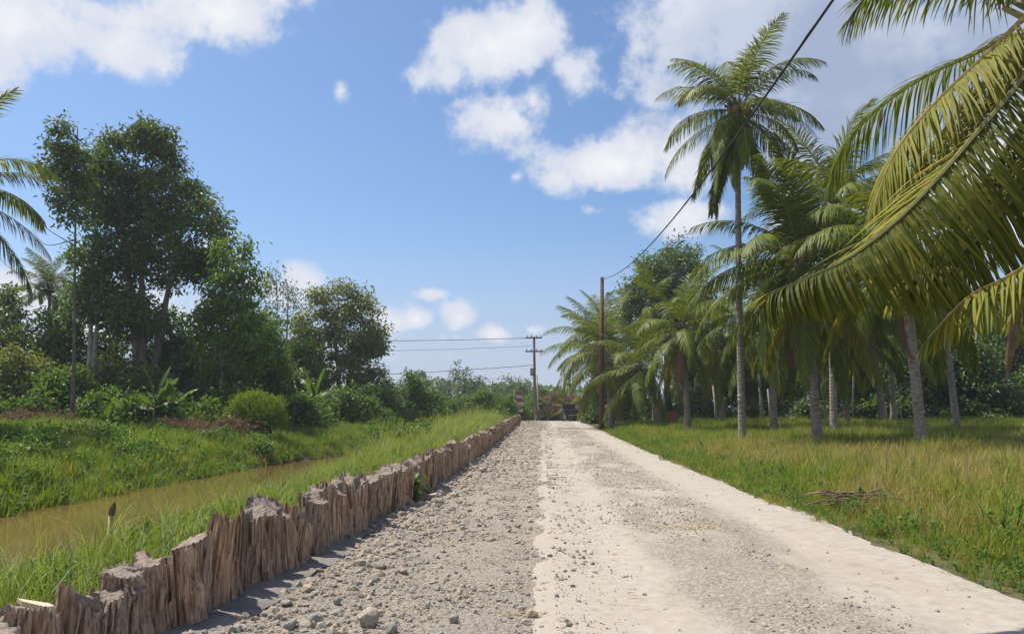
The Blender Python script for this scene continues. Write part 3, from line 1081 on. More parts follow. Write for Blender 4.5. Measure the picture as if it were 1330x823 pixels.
farx = lambda y: -10.75 + 2.3 * float(sstep(27, 40, y))
X, Y = sprinkle(lambda y: -30 - .2 * y, lambda y: farx(y) + .35, 7, 52, lambda y: 20 + 260 / (y + 2),
                lambda x, y: np.where(fbm(x, y, .3, 15) > .27, 1, .55))
cover('far_bank_grass', X, Y, SRC_GREEN + SRC_WEED + SRC_FIELD,
      lambda x, y: (0.85 + .5 * fbm(x, y, .7, 8)), 'green grass and weeds on the bank beyond the ditch', 'grass', far_pick)
X, Y = sprinkle(lambda y: -26 - .3 * y, lambda y: -7.2 if y < 60 else -2.6, 50, 84, lambda y: 12, lambda x, y: x * 0 + 1)
cover('meadow_grass', X, Y, SRC_GREEN + SRC_WEED + SRC_FIELD, lambda x, y: 1.5 + .8 * fbm(x, y, .4, 8), 'tall grass in the meadow on the left far down the road', 'grass', far_pick)

# gravel on the verge and in the road's middle strip
SRC_ST = []
for k in range(6):
    V, Fv = stone_mesh(500 + k, 1)
    b = MB()
    b.add(V, Fv)
    SRC_ST.append(bpy.data.objects.new('gravel_source', b.data('gravel_source', MATS[('stone', 'stone_grey', 'stone_tan', 'stone', 'stone_grey', 'stone')[k]])))
X, Y = sprinkle(lambda y: float(wx(y)) + .05, lambda y: 1.0, 3.2, 80, lambda y: 60 + 15000 / (y + 3) ** 1.2,
                lambda x, y: np.where((y < 11) & (x < wx(y) + .40 - .03 * (y - 4)), .10, 1) * (.12 + .88 * sstep(.30, .62, fbm(x, y, 1.7, 91) + .35 * sstep(-.9, -2, x))) * sstep(1.05, -.65, x + .9 * (fbm(x, y, 1.5, 2) - .5)))
cover('gravel', X, Y, SRC_ST, lambda x, y: (.0045 + .026 * rng.random(len(x)) ** 11.0 * (1 + .8 * sstep(-1.0, -2.0, x))) * (1 + y * .035), 'loose crushed stone covering the verge', 'gravel', None, .3, .5,
      lambda x, y: np.where(x > .1, road_z(x, y), verge_z(x, y)) + .003)
X, Y = sprinkle(lambda y: .3, lambda y: 4.0, 3.8, 60, lambda y: 30 + 6500 / (y + 3) ** 1.2,
                lambda x, y: .022 + .9 * sstep(.6, 1.3, x + .8 * (fbm(x, y, .7, 4) - .5)) * sstep(3.0, 2.3, x) * sstep(.36, .62, fbm(x, y * .6, 1.1, 66)))
cover('road_gravel', X, Y, SRC_ST, lambda x, y: (.005 + .016 * rng.random(len(x)) ** 4) * (1 + y * .03), 'small stones strewn over the middle of the road', 'gravel', None, .3, .5,
      lambda x, y: road_z(x, y) + .002)


# ------------------------------------------------------------------ palms
def frond_core(b, pts, Bn, ll, n, w, seg, ang, vee, hang, rng, bias=None, s0=0.13, r0=.045, mi=(0, 1), bias_side=0, prof=None, far=None):
    """a feather leaf along pts: rachis tube and two rows of leaflets; Bn is the sideways direction at every point"""
    pts = np.asarray(pts, float)
    m_ = len(pts)
    t = np.linspace(0, 1, m_)
    T = norm(np.gradient(pts, axis=0))
    Bn = norm(np.broadcast_to(np.asarray(Bn, float), pts.shape))
    Nn = norm(np.cross(T, Bn))
    Nn = np.where((Nn[:, 2:3] < 0) & (np.abs(Nn[:, 2:3]) > .02), -Nn, Nn)
    b.tube(pts, np.interp(t, [0, .12, .5, 1], [r0, r0 * .62, r0 * .36, r0 * .12]), 5, mi[1], False)
    for side in (-1, 1):
        s = np.linspace(s0, 0.995, n) + rng.normal(0, .25 / n, n)
        s = np.clip(s, s0, 1)
        g = lambda A: np.stack([np.interp(s, t, A[:, q]) for q in range(3)], -1)
        p0, Ts, Bs, Ns = g(pts), norm(g(T)), norm(g(Bn)), norm(g(Nn))
        ang_, vee_, hang_, lk = (ang, vee, hang, 1.0) if far is None or side < 0 else far
        a = np.interp(s, [s0, .5, 1], ang_) + rng.normal(0, .10, n)
        v = np.interp(s, [s0, .5, 1], vee_) + rng.normal(0, .10, n)
        out = side * Bs * np.cos(v)[:, None] + Ns * np.sin(v)[:, None]
        d0 = np.cos(a)[:, None] * Ts + np.sin(a)[:, None] * out
        L = ll * (np.interp(s, [s0, .25, .45, .7, .9, 1], [.55, .92, 1, .85, .55, .32]) if prof is None else np.interp(s, prof[0], prof[1])) * rng.uniform(.86, 1.08, n)
        L = L * lk * np.where(rng.random(n) < .06, .45, 1.0)
        hg = hang_ * rng.uniform(.6, 1.4, n)
        bs = np.zeros(3) if bias is None or (bias_side and side != bias_side) else np.asarray(bias, float)
        P_ = [p0]
        d = d0
        cur = p0
        for q in range(seg):
            d = norm(d + (np.array((0, 0, -1.0))[None] * hg[:, None] + bs[None]) / seg)
            cur = cur + d * (L / seg)[:, None]
            P_.append(cur)
        P_ = np.stack(P_, 1)
        wv = norm(np.cross(P_[:, -1] - P_[:, 0], Ns) + 1e-6)
        rows = []
        for q in range(seg):
            f = float(np.interp(q / seg, [0, .25, .6, 1], [.55, 1.0, .8, .3]))
            rows += [P_[:, q] - wv * w * f * .5, P_[:, q] + wv * w * f * .5]
        rows.append(P_[:, seg])
        V = np.stack(rows, 1)
        k = 2 * seg + 1
        base = np.arange(n)[:, None] * k
        o = b.nv
        b.v.append(V.reshape(-1, 3))
        b.nv += n * k
        ms = mi[2] if side > 0 and len(mi) > 2 else mi[0]
        for q in range(seg - 1):
            b.f.append((o + base + np.array([[2 * q, 2 * q + 1, 2 * q + 3, 2 * q + 2]]), ms))
        b.f.append((o + base + np.array([[2 * seg - 2, 2 * seg - 1, 2 * seg]]), ms))


def arch(L, e0, droop, k=16, pw=1.5):
    s = np.linspace(0, 1, k)
    e = e0 - droop * s ** pw
    dx, dz = np.cos(e), np.sin(e)
    st = L / (k - 1)
    x = np.concatenate([[0], np.cumsum((dx[1:] + dx[:-1]) * .5 * st)])
    z = np.concatenate([[0], np.cumsum((dz[1:] + dz[:-1]) * .5 * st)])
    return np.stack([x, x * 0, z], -1)


FR_E = [82, 68, 52, 36, 20, 4, -14, -34, -56]
FROND = {}
for ei, e in enumerate(FR_E):
    for var in range(3):
        rg = np.random.default_rng(900 + ei * 11 + var)
        b = MB()
        pts = arch(4.5, R(e + rg.uniform(-4, 4)), R(np.interp(e, [-56, 0, 50, 82], [25, 62, 78, 42]) * rg.uniform(.85, 1.2)))
        frond_core(b, pts, (0, 1, 0), 1.12, 92, .046, 3, [R(62), R(52), R(26)], [R(24), R(10), R(-4)],
                   np.interp(e, [-56, 0, 60, 82], [2.0, 1.6, 1.0, .5]), rg)
        FROND[ei, var] = b.data('frond', [MATS['palm_leaf'], MATS['rachis']])


def override(o, slot, m_):
    o.material_slots[slot].link = 'OBJECT'
    o.material_slots[slot].material = MATS[m_]


def palm_trunk(root, top, r0, r1, m_='palm_trunk', bend=.0, step=.075):
    top = np.asarray(top, float)
    n = max(12, int(np.linalg.norm(top) / step))
    t = np.linspace(0, 1, n)
    side = np.array((top[0], top[1], 0))
    pts = np.outer(t, (0, 0, top[2])) + np.outer(t ** (1 + bend), side)
    pts[0, 2] -= .25
    rr = r0 + (r1 - r0) * t ** .7 + r0 * .55 * np.exp(-t * top[2] / .35)
    rr = rr * (1 + .022 * np.where(np.arange(n) % 2 == 0, 1, -1)) * (1 + np.random.default_rng(n).normal(0, .025, n))
    b = MB()
    b.tube(pts, rr, 10)
    return b.build('trunk', MATS[m_], root)


def palm(base, crown, L, n, label, group, seed, r0=.17, r1=.12, emax=80, emin=-42, dry=(), nuts=0, bend=.5, skip=None, m_='palm_leaf', dead=0, az0=0.0, name='coconut_palm'):
    rg = random.Random(seed)
    bx, by = base
    bz = H(bx, by)
    root = thing(name, (bx, by, bz), label, 'palm tree', group)
    top = np.array((crown[0] - bx, crown[1] - by, crown[2] - bz))
    palm_trunk(root, top, r0, r1, bend=bend)
    b = MB()
    for q in range(14):
        a = q * 2.4
        e = R(75 - q * 6)
        d_ = np.array((math.cos(a) * math.cos(e), math.sin(a) * math.cos(e), math.sin(e)))
        p = top + (0, 0, -.35 + .02 * q)
        b.tube([p, p + d_ * .3, p + d_ * .55 + (0, 0, .1)], [.10, .07, .05], 5)
    b.build('leaf_sheath', MATS['bark'], root)
    for i in range(n):
        e = emax + (emin - emax) * (i / max(1, n - 1)) ** .9
        ei = int(np.argmin([abs(e - q) for q in FR_E]))
        az_ = az0 + i * 2.39996 + rg.uniform(-.25, .25)
        if skip and skip(az_ % (2 * PI), e):
            continue
        o = bpy.data.objects.new('frond', FROND[ei, rg.randrange(3)])
        link(o, root)
        o.location = tuple(top + np.array((0, 0, .12 - .02 * i)))
        s_ = L / 4.5 * rg.uniform(.9, 1.08)
        o.scale = (s_, s_, s_)
        o.rotation_euler = (rg.uniform(-.2, .2), rg.uniform(-.1, .1), az_)
        if i in dry:
            override(o, 0, 'palm_leaf_yellow')
            o['label'] = 'yellowing frond'
        elif m_ != 'palm_leaf':
            override(o, 0, m_)
    for q in range(dead):
        o = bpy.data.objects.new('frond', FROND[8, q % 2])
        link(o, root)
        o.location = tuple(top + np.array((0, 0, -.15)))
        s_ = L / 4.5 * rg.uniform(.7, .9)
        o.scale = (s_, s_, s_)
        o.rotation_euler = (0, R(rg.uniform(14, 26)), az0 + 1.1 + q * 2.0)
        override(o, 0, 'palm_leaf_dead')
        o['label'] = 'dead brown hanging frond'
    for q in range(nuts):
        a = rg.uniform(0, 6.28)
        bm = bmesh.new()
        bmesh.ops.create_icosphere(bm, subdivisions=2, radius=.15)
        V = np.array([v.co[:] for v in bm.verts]) * (1, 1, 1.25)
        Fv = [[v.index for v in f.verts] for f in bm.faces]
        bm.free()
        b = MB()
        b.add(V, Fv)
        b.build('coconut', MATS['coconut'], root, True, tuple(top + np.array((math.cos(a) * rg.uniform(.25, .45), math.sin(a) * rg.uniform(.25, .45), rg.uniform(-.45, .05)))))
    return root


def xy(px, d):
    p = P(px, 535, d)
    return (p[0], p[1])


GR = 'coconut palms in the right field'
palm(xy(963, 30), P(958, 138, 30), 3.75, 36, 'tallest coconut palm with a yellow nut cluster, standing against the clouds', GR, 1, .155, .105, 80, -70, (), 10, .6, az0=.3, dead=0)
palm(xy(1060, 29), P(1040, 330, 29.5), 5.0, 40, 'stout coconut palm with a dark trunk and hanging brown frond in mid field', GR, 2, .20, .15, 84, -58, (29, 33, 36), 4, .4, az0=1.1, dead=2)
palm(xy(1146, 45), P(1120, 395, 45), 4.8, 22, 'leaning pale-trunked coconut palm farthest back in the field', GR, 3, .22, .15, 80, -60, (14, 18), 0, .9, az0=2.0, dead=2)
palm(xy(1194, 24), P(1168, 318, 24), 4.5, 22, 'coconut palm with a ringed grey trunk nearest the road in the field', GR, 4, .17, .14, 80, -40, (13, 15, 19), 0, .7, az0=.8, dead=1)
palm(xy(1241, 36), P(1218, 375, 36), 4.3, 16, 'slim straight coconut palm beside the ringed-trunk palm', GR, 5, .17, .13, 80, -30, (9, 12), 0, .6, az0=2.6)
palm(xy(1082, 36), P(1082, 258, 36), 4.6, 28, 'tall coconut palm rising behind the stout palm', GR, 21, .18, .14, 84, -50, (20,), 0, .4, az0=2.9)
palm(xy(1005, 41), P(1000, 412, 41), 4.8, 30, 'low coconut palm between the tallest and the stout palm', GR, 22, .2, .16, 82, -42, (23, 26), 0, .3, az0=.4, dead=1)
palm(xy(1160, 52), P(1155, 420, 52), 4.8, 24, 'coconut palm at the back behind the leaning palm', GR, 23, .2, .16, 80, -42, (20,), 0, .3, az0=1.3)
palm(xy(1100, 47), P(1085, 428, 47), 4.8, 28, 'low coconut palm right of the stout palm trunk', GR, 24, .2, .16, 82, -40, (22, 25), 0, .3, az0=2.3, dead=1)
GR2 = 'low coconut palms beside the tall brown pole'
palm(xy(794, 58), P(790, 462, 58), 5.4, 30, 'bushy low coconut palm right behind the tall brown pole', GR2, 6, .24, .2, 84, -40, (25, 28), 0, .2, az0=.2)
palm(xy(800, 68), P(776, 440, 68), 5.2, 24, 'taller coconut palm rising behind the bushy low palm', GR2, 7, .2, .16, 80, -50, (), 0, .3, az0=1.4)
palm(xy(893, 44), P(886, 425, 44), 4.2, 23, 'coconut palm with a pale straight trunk before the round dark tree', GR2, 8, .19, .15, 82, -64, (16, 19, 21), 0, .4, az0=.9, dead=2)
palm(xy(860, 53), P(832, 478, 53), 4.5, 20, 'leaning coconut palm with a slanted trunk beside the orange crate', GR2, 9, .19, .16, 78, -45, (15,), 0, .25, az0=2.2)
palm(xy(938, 52), P(935, 440, 52), 4.5, 22, 'short coconut palm behind the tallest palm trunk', GR2, 10, .19, .16, 80, -60, (17,), 0, .4, az0=.5)
palm(xy(741, 88), P(742, 536, 88), 2.6, 10, 'young yellow palm sprouting behind the parked truck', GR2, 11, .1, .1, 80, 15, (), 0, .2, m_='palm_leaf_yellow')
palm(xy(850, 62), P(846, 398, 62), 4.4, 18, 'coconut palm poking up in front of the round dark tree', GR2, 14, .19, .16, 80, -45, (), 0, .3, az0=1.7)
palm(xy(-75, 25), P(-70, 240, 25), 4.1, 24, 'coconut palm at the left edge reaching fronds into the photo', None, 12, .2, .14, 80, -50, (), 0, .4, az0=.15, m_='palm_leaf')
# small dark fan of an areca behind the left trees
palm(xy(64, 44), P(64, 376, 44), 2.7, 22, 'small dark areca palm between the left trees', None, 13, .09, .08, 85, -20, (), 0, .2, name='areca_palm', m_='leaf_dark')


# the near palm whose crown hangs into the top right corner: every frond is laid along its own curve
def spline(pts, k):
    pts = [np.array(p, float) for p in pts]
    q = [2 * pts[0] - pts[1]] + pts + [2 * pts[-1] - pts[-2]]
    out = []
    seg = len(pts) - 1
    for u in np.linspace(0, seg, k):
        i_ = min(int(u), seg - 1)
        t = u - i_
        a, b_, c, d = q[i_:i_ + 4]
        out.append(.5 * ((2 * b_) + (c - a) * t + (2 * a - 5 * b_ + 4 * c - d) * t ** 2 + (3 * b_ - a - 3 * c + d) * t ** 3))
    return np.array(out)


CR = P(1356, 0, 9.0)
nbx, nby = 7.3, 8.6
near = thing('coconut_palm', (nbx, nby, H(nbx, nby)), 'near coconut palm hanging large yellow-green fronds into the top right', 'palm tree', 'coconut palms in the right field')
org = np.array((nbx, nby, H(nbx, nby)))
palm_trunk(near, CR - org + (0, 0, -.1), .17, .13, bend=.8)


def near_frond(curve, ll, n, w, ang, vee, hang, seed, mats_, bias=None, bias_side=0, label=None, s0=.13, r0=.05, prof=None, Bh=None, far=None):
    pts = spline(curve, 26) - org
    T = norm(np.gradient(pts, axis=0))
    Bn = norm(np.cross(T, (0, 0, 1.0))) if Bh is None else Bh
    b = MB()
    frond_core(b, pts, Bn, ll, n, w, 6, ang, vee, hang, np.random.default_rng(seed), bias, s0, r0, (0, 1, len(mats_) - 1 if len(mats_) > 2 else 0), bias_side, prof, far)
    o = b.build('frond', [MATS[q] for q in mats_], near)
    if label:
        o['label'] = label
    return o


YN = ['palm_leaf_near', 'rachis']
# the great drooping frond whose leaflets hang like a curtain
G3 = ['palm_leaf_near', 'rachis', 'palm_leaf_yellow']  # shaded curtain row darker, sunlit upper row brighter: light put into the leaf colours
near_frond([CR + (0, 0, .05), P(1338, 85, 8.6), P(1258, 185, 8.0), P(1180, 272, 7.4), P(1110, 330, 6.95), P(1050, 360, 6.7), P(1000, 380, 6.55)],
           1.36, 240, .029, [R(52), R(44), R(12)], [R(-22), R(-26), R(-6)], 1.4, 41, G3, (0.95, .25, -.2), -1, 'great drooping frond', .10, .055,
           ([.1, .3, .5, .68, .85, 1], [1.1, 1.12, .92, .50, .34, .3]), None, ([R(30), R(20), R(8)], [R(30), R(16), R(8)], .55, .8))
near_frond([CR + (.1, 0, 0), P(1400, 90, 9.0), P(1350, 205, 8.5), P(1290, 290, 8.1), P(1230, 340, 7.9), P(1180, 362, 7.8)],
           1.2, 190, .029, [R(52), R(44), R(14)], [R(-20), R(-22), R(-6)], 1.3, 51, G3, (0.7, .2, -.2), -1, None, .10, .05,
           ([.1, .3, .55, .72, .88, 1], [1.05, 1.1, 1, .7, .5, .35]), None, ([R(36), R(26), R(10)], [R(20), R(10), R(4)], .8, .85))
near_frond([CR + (.1, .1, 0), P(1440, 60, 9.6), P(1440, 210, 9.4), P(1385, 330, 9.2), P(1320, 400, 9.1)],
           1.2, 170, .029, [R(52), R(44), R(14)], [R(-20), R(-22), R(-6)], 1.3, 52, G3, (0.4, .2, -.2), -1, None, .10, .05)
near_frond([CR, P(1290, 62, 8.8), P(1220, 128, 8.5), P(1165, 195, 8.3), P(1135, 268, 8.2)],
           .98, 150, .027, [R(55), R(42), R(18)], [R(0), R(-8), R(-8)], 1.3, 42, ['palm_leaf_yellow', 'rachis_orange'], None, 0, 'yellow bent frond')
near_frond([CR + (0, .1, 0), P(1318, 62, 9.0), P(1250, 138, 8.7), P(1196, 215, 8.4), P(1160, 290, 8.2), P(1140, 345, 8.1)],
           1.05, 150, .027, [R(50), R(40), R(16)], [R(-6), R(-14), R(-8)], 1.3, 53, ['palm_leaf_yellow', 'rachis_orange'], (.3, .1, -.1), -1, 'yellow frond hanging behind the great one')
near_frond([CR + (.05, .1, 0), P(1375, 75, 9.3), P(1325, 165, 9.0), P(1268, 250, 8.8), P(1215, 318, 8.7), P(1165, 372, 8.6)],
           1.2, 170, .029, [R(52), R(44), R(14)], [R(-20), R(-24), R(-6)], 1.3, 54, G3, (0.7, .2, -.2), -1)
near_frond([CR, P(1285, 60, 10.2), P(1205, 98, 11.0), P(1140, 142, 11.6), P(1098, 190, 12.0), P(1075, 245, 12.2)],
           1.05, 130, .026, [R(58), R(46), R(22)], [R(5), R(0), R(-6)], 1.5, 43, ['palm_leaf', 'rachis'], None, 0)
near_frond([CR, P(1270, -15, 9.6), P(1195, -28, 10.0), P(1135, -12, 10.4), P(1098, 32, 10.6)],
           .95, 115, .026, [R(62), R(52), R(30)], [R(5), R(0), R(-5)], 1.0, 44, ['palm_leaf', 'rachis'], None, 0)
near_frond([CR, P(1300, -20, 9.2), P(1245, -55, 9.4), P(1195, -60, 9.5), P(1150, -30, 9.6)],
           .85, 78, .030, [R(62), R(52), R(30)], [R(10), R(0), R(-5)], 0.9, 45, ['palm_leaf', 'rachis'])
near_frond([CR, P(1420, 150, 8.2), P(1395, 290, 7.5), P(1320, 352, 7.2), P(1258, 385, 7.0), P(1205, 440, 6.9)],
           .78, 95, .028, [R(48), R(36), R(16)], [R(-5), R(-14), R(-10)], 1.2, 46, ['palm_leaf_yellow', 'rachis_orange'], None, 0, 'low drooping frond with dry orange tips')
near_frond([CR, P(1375, 140, 9.2), P(1388, 260, 9.3), P(1350, 400, 9.3)],
           .85, 85, .032, [R(45), R(36), R(16)], [R(-10), R(-14), R(-10)], 1.6, 49, ['palm_leaf_near', 'rachis'])
near_frond([CR, P(1400, -40, 8.8), P(1480, -30, 8.7), P(1540, 80, 8.6)], .95, 60, .045, [R(60), R(50), R(26)], [R(10), R(0), R(-5)], 1.0, 47, ['palm_leaf', 'rachis'])
near_frond([CR, P(1390, -70, 10), P(1450, -120, 11), P(1500, -110, 12), P(1540, -40, 12.5)], .95, 60, .045, [R(60), R(50), R(26)], [R(10), R(0), R(-5)], 1.0, 48, ['palm_leaf', 'rachis'])
b = MB()
b.tube(spline([P(1330, 362, 8), P(1321, 410, 8), P(1313, 455, 8), P(1308, 492, 8)], 10) - org, [.02, .03, .045, .05, .045, .05, .04, .035, .02, .004], 5)
b.build('spathe', MATS['stick'], near)
b = MB()
for q in range(12):
    a = q * 2.4
    d_ = np.array((math.cos(a), math.sin(a), .55))
    p = CR - org + (0, 0, -.3 + .03 * q)
    b.tube([p, p + d_ * .22, p + d_ * .42 + (0, 0, .1)], [.06, .045, .035], 5)
b.build('leaf_sheath', MATS['rachis'], near)


# ------------------------------------------------------------------ broad-leaved trees and shrubs
def limb(a, c, k=6, sag=.12):
    a, c = np.asarray(a, float), np.asarray(c, float)
    t = np.linspace(0, 1, k)[:, None]
    m_ = (a + c) / 2 + np.array((0, 0, -1.0)) * np.linalg.norm(c - a) * sag
    return a * (1 - t) ** 2 + 2 * m_ * t * (1 - t) + c * t ** 2


def tree(name, label, cat, base, stems, blobs, leaf, ncl, per, crad, ll, lw, seed, bark='bark', r0=.2, group=None, droop=.35, limbs=14, parts=('trunk', 'crown'), flat=.75, shell=.45, bare=()):
    """stems: lists of world points; blobs: (centre, radii) of the crown; leaves grow in clumps at the ends of limbs"""
    rg = np.random.default_rng(seed)
    bx, by = base
    bz = H(bx, by)
    O = np.array((bx, by, bz))
    root = thing(name, O, label, cat, group)
    tb = MB()
    nodes = []
    for st in stems:
        p = spline([np.array(q) - O for q in st], max(6, 4 * len(st)))
        p[0, 2] -= .2
        t = np.linspace(0, 1, len(p))
        tb.tube(p, r0 * (1 - .78 * t) + r0 * .5 * np.exp(-t * 14), 8)
        nodes.append(p[len(p) // 3:])
    for br in bare:
        p = spline([np.array(q) - O for q in br], 10)
        tb.tube(p, np.linspace(r0 * .3, r0 * .07, 10), 5)
    nodes = np.concatenate(nodes)
    cs = np.array([np.asarray(c) - O for c, _ in blobs])
    rs_ = np.array([np.broadcast_to(r_, 3) for _, r_ in blobs], float)
    wgt = (rs_[:, 0] * rs_[:, 2] + rs_[:, 0] * rs_[:, 1])
    pick = rg.choice(len(blobs), ncl, p=wgt / wgt.sum())
    dirs = norm(rg.normal(0, 1, (ncl, 3)))
    rad = shell + (1 - shell) * rg.random(ncl) ** .6
    C = cs[pick] + dirs * rad[:, None] * rs_[pick]
    C[:, 2] = np.maximum(C[:, 2], .15)
    ends = C[rg.choice(ncl, min(limbs, ncl), replace=False)]
    lims = [nodes]
    for e in ends:
        a = nodes[np.argmin(np.linalg.norm(nodes - e, axis=1) + 1.1 * np.maximum(nodes[:, 2] - e[2] + .5, 0))]
        p = limb(a, e)
        L = np.linalg.norm(e - a)
        tb.tube(p, np.linspace(min(r0 * .42, .02 + .022 * L), .012, 6), 5, 0, False)
        lims.append(p)
    lims = np.concatenate(lims)
    for c in C[::2] if ncl > 120 else C:
        a = lims[np.argmin(np.linalg.norm(lims - c, axis=1))]
        tb.tube(np.array([a, (a + c) / 2 + (0, 0, -.05), c]), [.018, .012, .006], 3, 0, False)
    tb.build(parts[0], MATS[bark], root, True)
    n = ncl * per
    ci = np.repeat(np.arange(ncl), per)
    cr = crad * rg.uniform(.65, 1.3, ncl)
    off = rg.normal(0, .48, (n, 3)) * cr[ci][:, None] * (1, 1, flat)
    pos = C[ci] + off
    pos[:, 2] = np.maximum(pos[:, 2], .03)
    d = norm(off + 1e-4) * .8 + rg.normal(0, .6, (n, 3)) + (0, 0, -droop)
    cen = (cs * wgt[:, None]).sum(0) / wgt.sum()
    nr = norm(pos - cen) * .45 + (0, 0, .8) + rg.normal(0, .45, (n, 3))
    cb = MB()
    sz = rg.uniform(.65, 1.25, n)
    leaves(cb, pos, d, nr, ll * sz, lw * sz)
    cb.build(parts[1], MATS[leaf], root)
    return root


def blob(px, py, rx, ry, d, dd=0.0, depth=None):
    k = (d + dd) / 1000.0
    return (P(px, py, d + dd), (rx * k, (depth if depth else rx) * k, ry * k))


def stem(pts, d, dd=0.0):
    return [P(px, py, d + dd) for px, py in pts]


def ground_pt(px, d):
    x, y = xy(px, d)
    return np.array((x, y, H(x, y)))


LG = 'trees beyond the ditch'
# tall dense tree, three stems
d = 42
tree('dense_tree', 'tallest dense dark tree with a domed crown on several trunks', 'tree', xy(188, d),
     [[ground_pt(188, d)] + stem([(186, 440), (184, 360), (190, 250)], d), [ground_pt(196, d)] + stem([(205, 450), (218, 380), (238, 290)], d), [ground_pt(182, d)] + stem([(176, 430), (165, 340), (160, 280)], d)],
     [blob(180, 208, 58, 42, d), blob(150, 255, 42, 48, d), blob(228, 262, 48, 45, d), blob(262, 300, 40, 44, d, -1), blob(180, 300, 50, 46, d, 1), blob(255, 345, 30, 22, d), blob(155, 355, 42, 38, d), blob(225, 350, 30, 30, d, 1), blob(170, 410, 50, 30, d), blob(192, 175, 32, 18, d)],
     'leaf_dark', 420, 72, .58, .29, .14, 31, 'bark', .30, LG, limbs=40)
tree('twin_tree', 'thin twin-stemmed tree with pale trunks left of the tallest dense tree', 'tree', xy(118, 41),
     [[ground_pt(116, 41)] + stem([(117, 450), (120, 380), (124, 260)], 41), [ground_pt(124, 41)] + stem([(123, 460), (130, 390), (138, 300)], 41)],
     [blob(128, 260, 22, 45, 41), blob(122, 330, 26, 36, 41), blob(135, 215, 22, 30, 41), blob(112, 385, 22, 24, 41)],
     'leaf_mid', 110, 46, .55, .28, .13, 32, 'bark_pale', .17, LG, limbs=16)
tree('slender_tree', 'slender pale-trunked tree with bare side branches and a small leafy top', 'tree', xy(95, 34),
     [[ground_pt(95, 34)] + stem([(96, 470), (97, 380), (98, 290), (100, 200), (101, 165)], 34)],
     [blob(84, 185, 26, 30, 34), blob(78, 235, 30, 30, 34), blob(108, 225, 20, 42, 34), blob(95, 275, 26, 20, 34)],
     'leaf_dark', 80, 40, .45, .25, .12, 33, 'bark', .085, LG, limbs=16,
     bare=[stem([(96, 318), (70, 303), (48, 285), (38, 268)], 34), stem([(96, 312), (60, 318), (40, 296)], 34), stem([(97, 382), (50, 372), (15, 350), (-5, 330)], 34), stem([(97, 330), (120, 312), (128, 290)], 34)])
tree('loose_tree', 'loose drooping mid-green tree with a pale stem right of the dense tree', 'tree', xy(290, 39),
     [[ground_pt(288, 39)] + stem([(289, 470), (291, 390), (296, 300)], 39)],
     [blob(300, 325, 24, 30, 39), blob(310, 375, 34, 34, 39), blob(285, 390, 26, 34, 39), blob(325, 440, 36, 40, 39), blob(290, 455, 34, 36, 39), blob(270, 420, 22, 26, 39)],
     'leaf_light', 165, 46, .52, .29, .13, 34, 'bark_pale', .14, LG, droop=.9, limbs=26)
tree('sparse_tree', 'sparse pale-leaved tree against the cloud beside the olive tree', 'tree', xy(358, 55),
     [[ground_pt(358, 55)] + stem([(358, 460), (360, 400), (358, 350)], 55), [ground_pt(368, 55)] + stem([(372, 450), (374, 390), (372, 362)], 55)],
     [blob(355, 375, 22, 34, 55), blob(374, 405, 18, 36, 55), blob(345, 430, 26, 34, 55), blob(372, 455, 22, 28, 55)],
     'leaf_haze', 120, 16, .7, .24, .11, 35, 'bark_pale', .09, LG, droop=.6, limbs=30)
tree('olive_tree', 'rounded olive-green tree with clumped foliage standing apart', 'tree', xy(438, 58),
     [[ground_pt(438, 58)] + stem([(440, 490), (436, 440), (440, 390)], 58), [ground_pt(445, 58)] + stem([(455, 480), (468, 430)], 58)],
     [blob(440, 388, 40, 26, 58), blob(468, 402, 26, 24, 58), blob(412, 420, 34, 28, 58), blob(475, 440, 32, 26, 58), blob(440, 450, 46, 26, 58), blob(395, 455, 30, 26, 58), blob(488, 470, 20, 20, 58), blob(445, 482, 50, 22, 58), blob(400, 490, 36, 20, 58), blob(475, 495, 30, 16, 58)],
     'leaf_olive', 250, 70, .70, .30, .15, 36, 'bark', .24, LG, limbs=30)
tree('round_tree', 'broad round dark green tree behind the low palms', 'tree', xy(868, 64),
     [[ground_pt(868, 64)] + stem([(866, 470), (870, 380)], 64)],
     [blob(868, 352, 42, 34, 64), blob(838, 385, 34, 34, 64), blob(900, 385, 34, 40, 64), blob(865, 420, 60, 40, 64), blob(885, 335, 26, 24, 64)],
     'leaf_dark', 300, 64, .75, .32, .16, 37, 'bark_dark', .35, None, limbs=24)

# dark understorey below the tall trees
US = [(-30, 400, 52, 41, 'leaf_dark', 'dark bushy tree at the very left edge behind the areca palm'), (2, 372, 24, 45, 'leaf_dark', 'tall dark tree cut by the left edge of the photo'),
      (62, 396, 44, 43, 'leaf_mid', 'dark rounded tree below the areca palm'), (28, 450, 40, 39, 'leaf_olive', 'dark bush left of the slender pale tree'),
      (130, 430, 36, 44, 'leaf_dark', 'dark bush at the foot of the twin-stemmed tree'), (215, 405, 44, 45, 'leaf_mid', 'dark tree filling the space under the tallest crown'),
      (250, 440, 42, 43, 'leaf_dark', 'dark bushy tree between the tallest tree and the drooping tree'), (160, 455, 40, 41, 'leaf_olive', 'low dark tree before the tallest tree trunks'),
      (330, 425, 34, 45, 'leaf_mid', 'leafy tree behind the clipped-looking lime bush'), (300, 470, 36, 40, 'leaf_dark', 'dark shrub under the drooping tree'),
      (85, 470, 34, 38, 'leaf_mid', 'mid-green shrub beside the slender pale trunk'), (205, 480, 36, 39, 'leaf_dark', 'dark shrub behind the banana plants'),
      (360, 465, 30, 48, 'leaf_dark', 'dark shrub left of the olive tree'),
      (338, 408, 34, 50, 'leaf_mid', 'mid-height tree under the sparse pale tree'), (382, 440, 30, 54, 'leaf_mid', 'mid-height tree touching the olive tree on its left'), (312, 395, 28, 47, 'leaf_dark', 'dark tree right behind the drooping tree')]
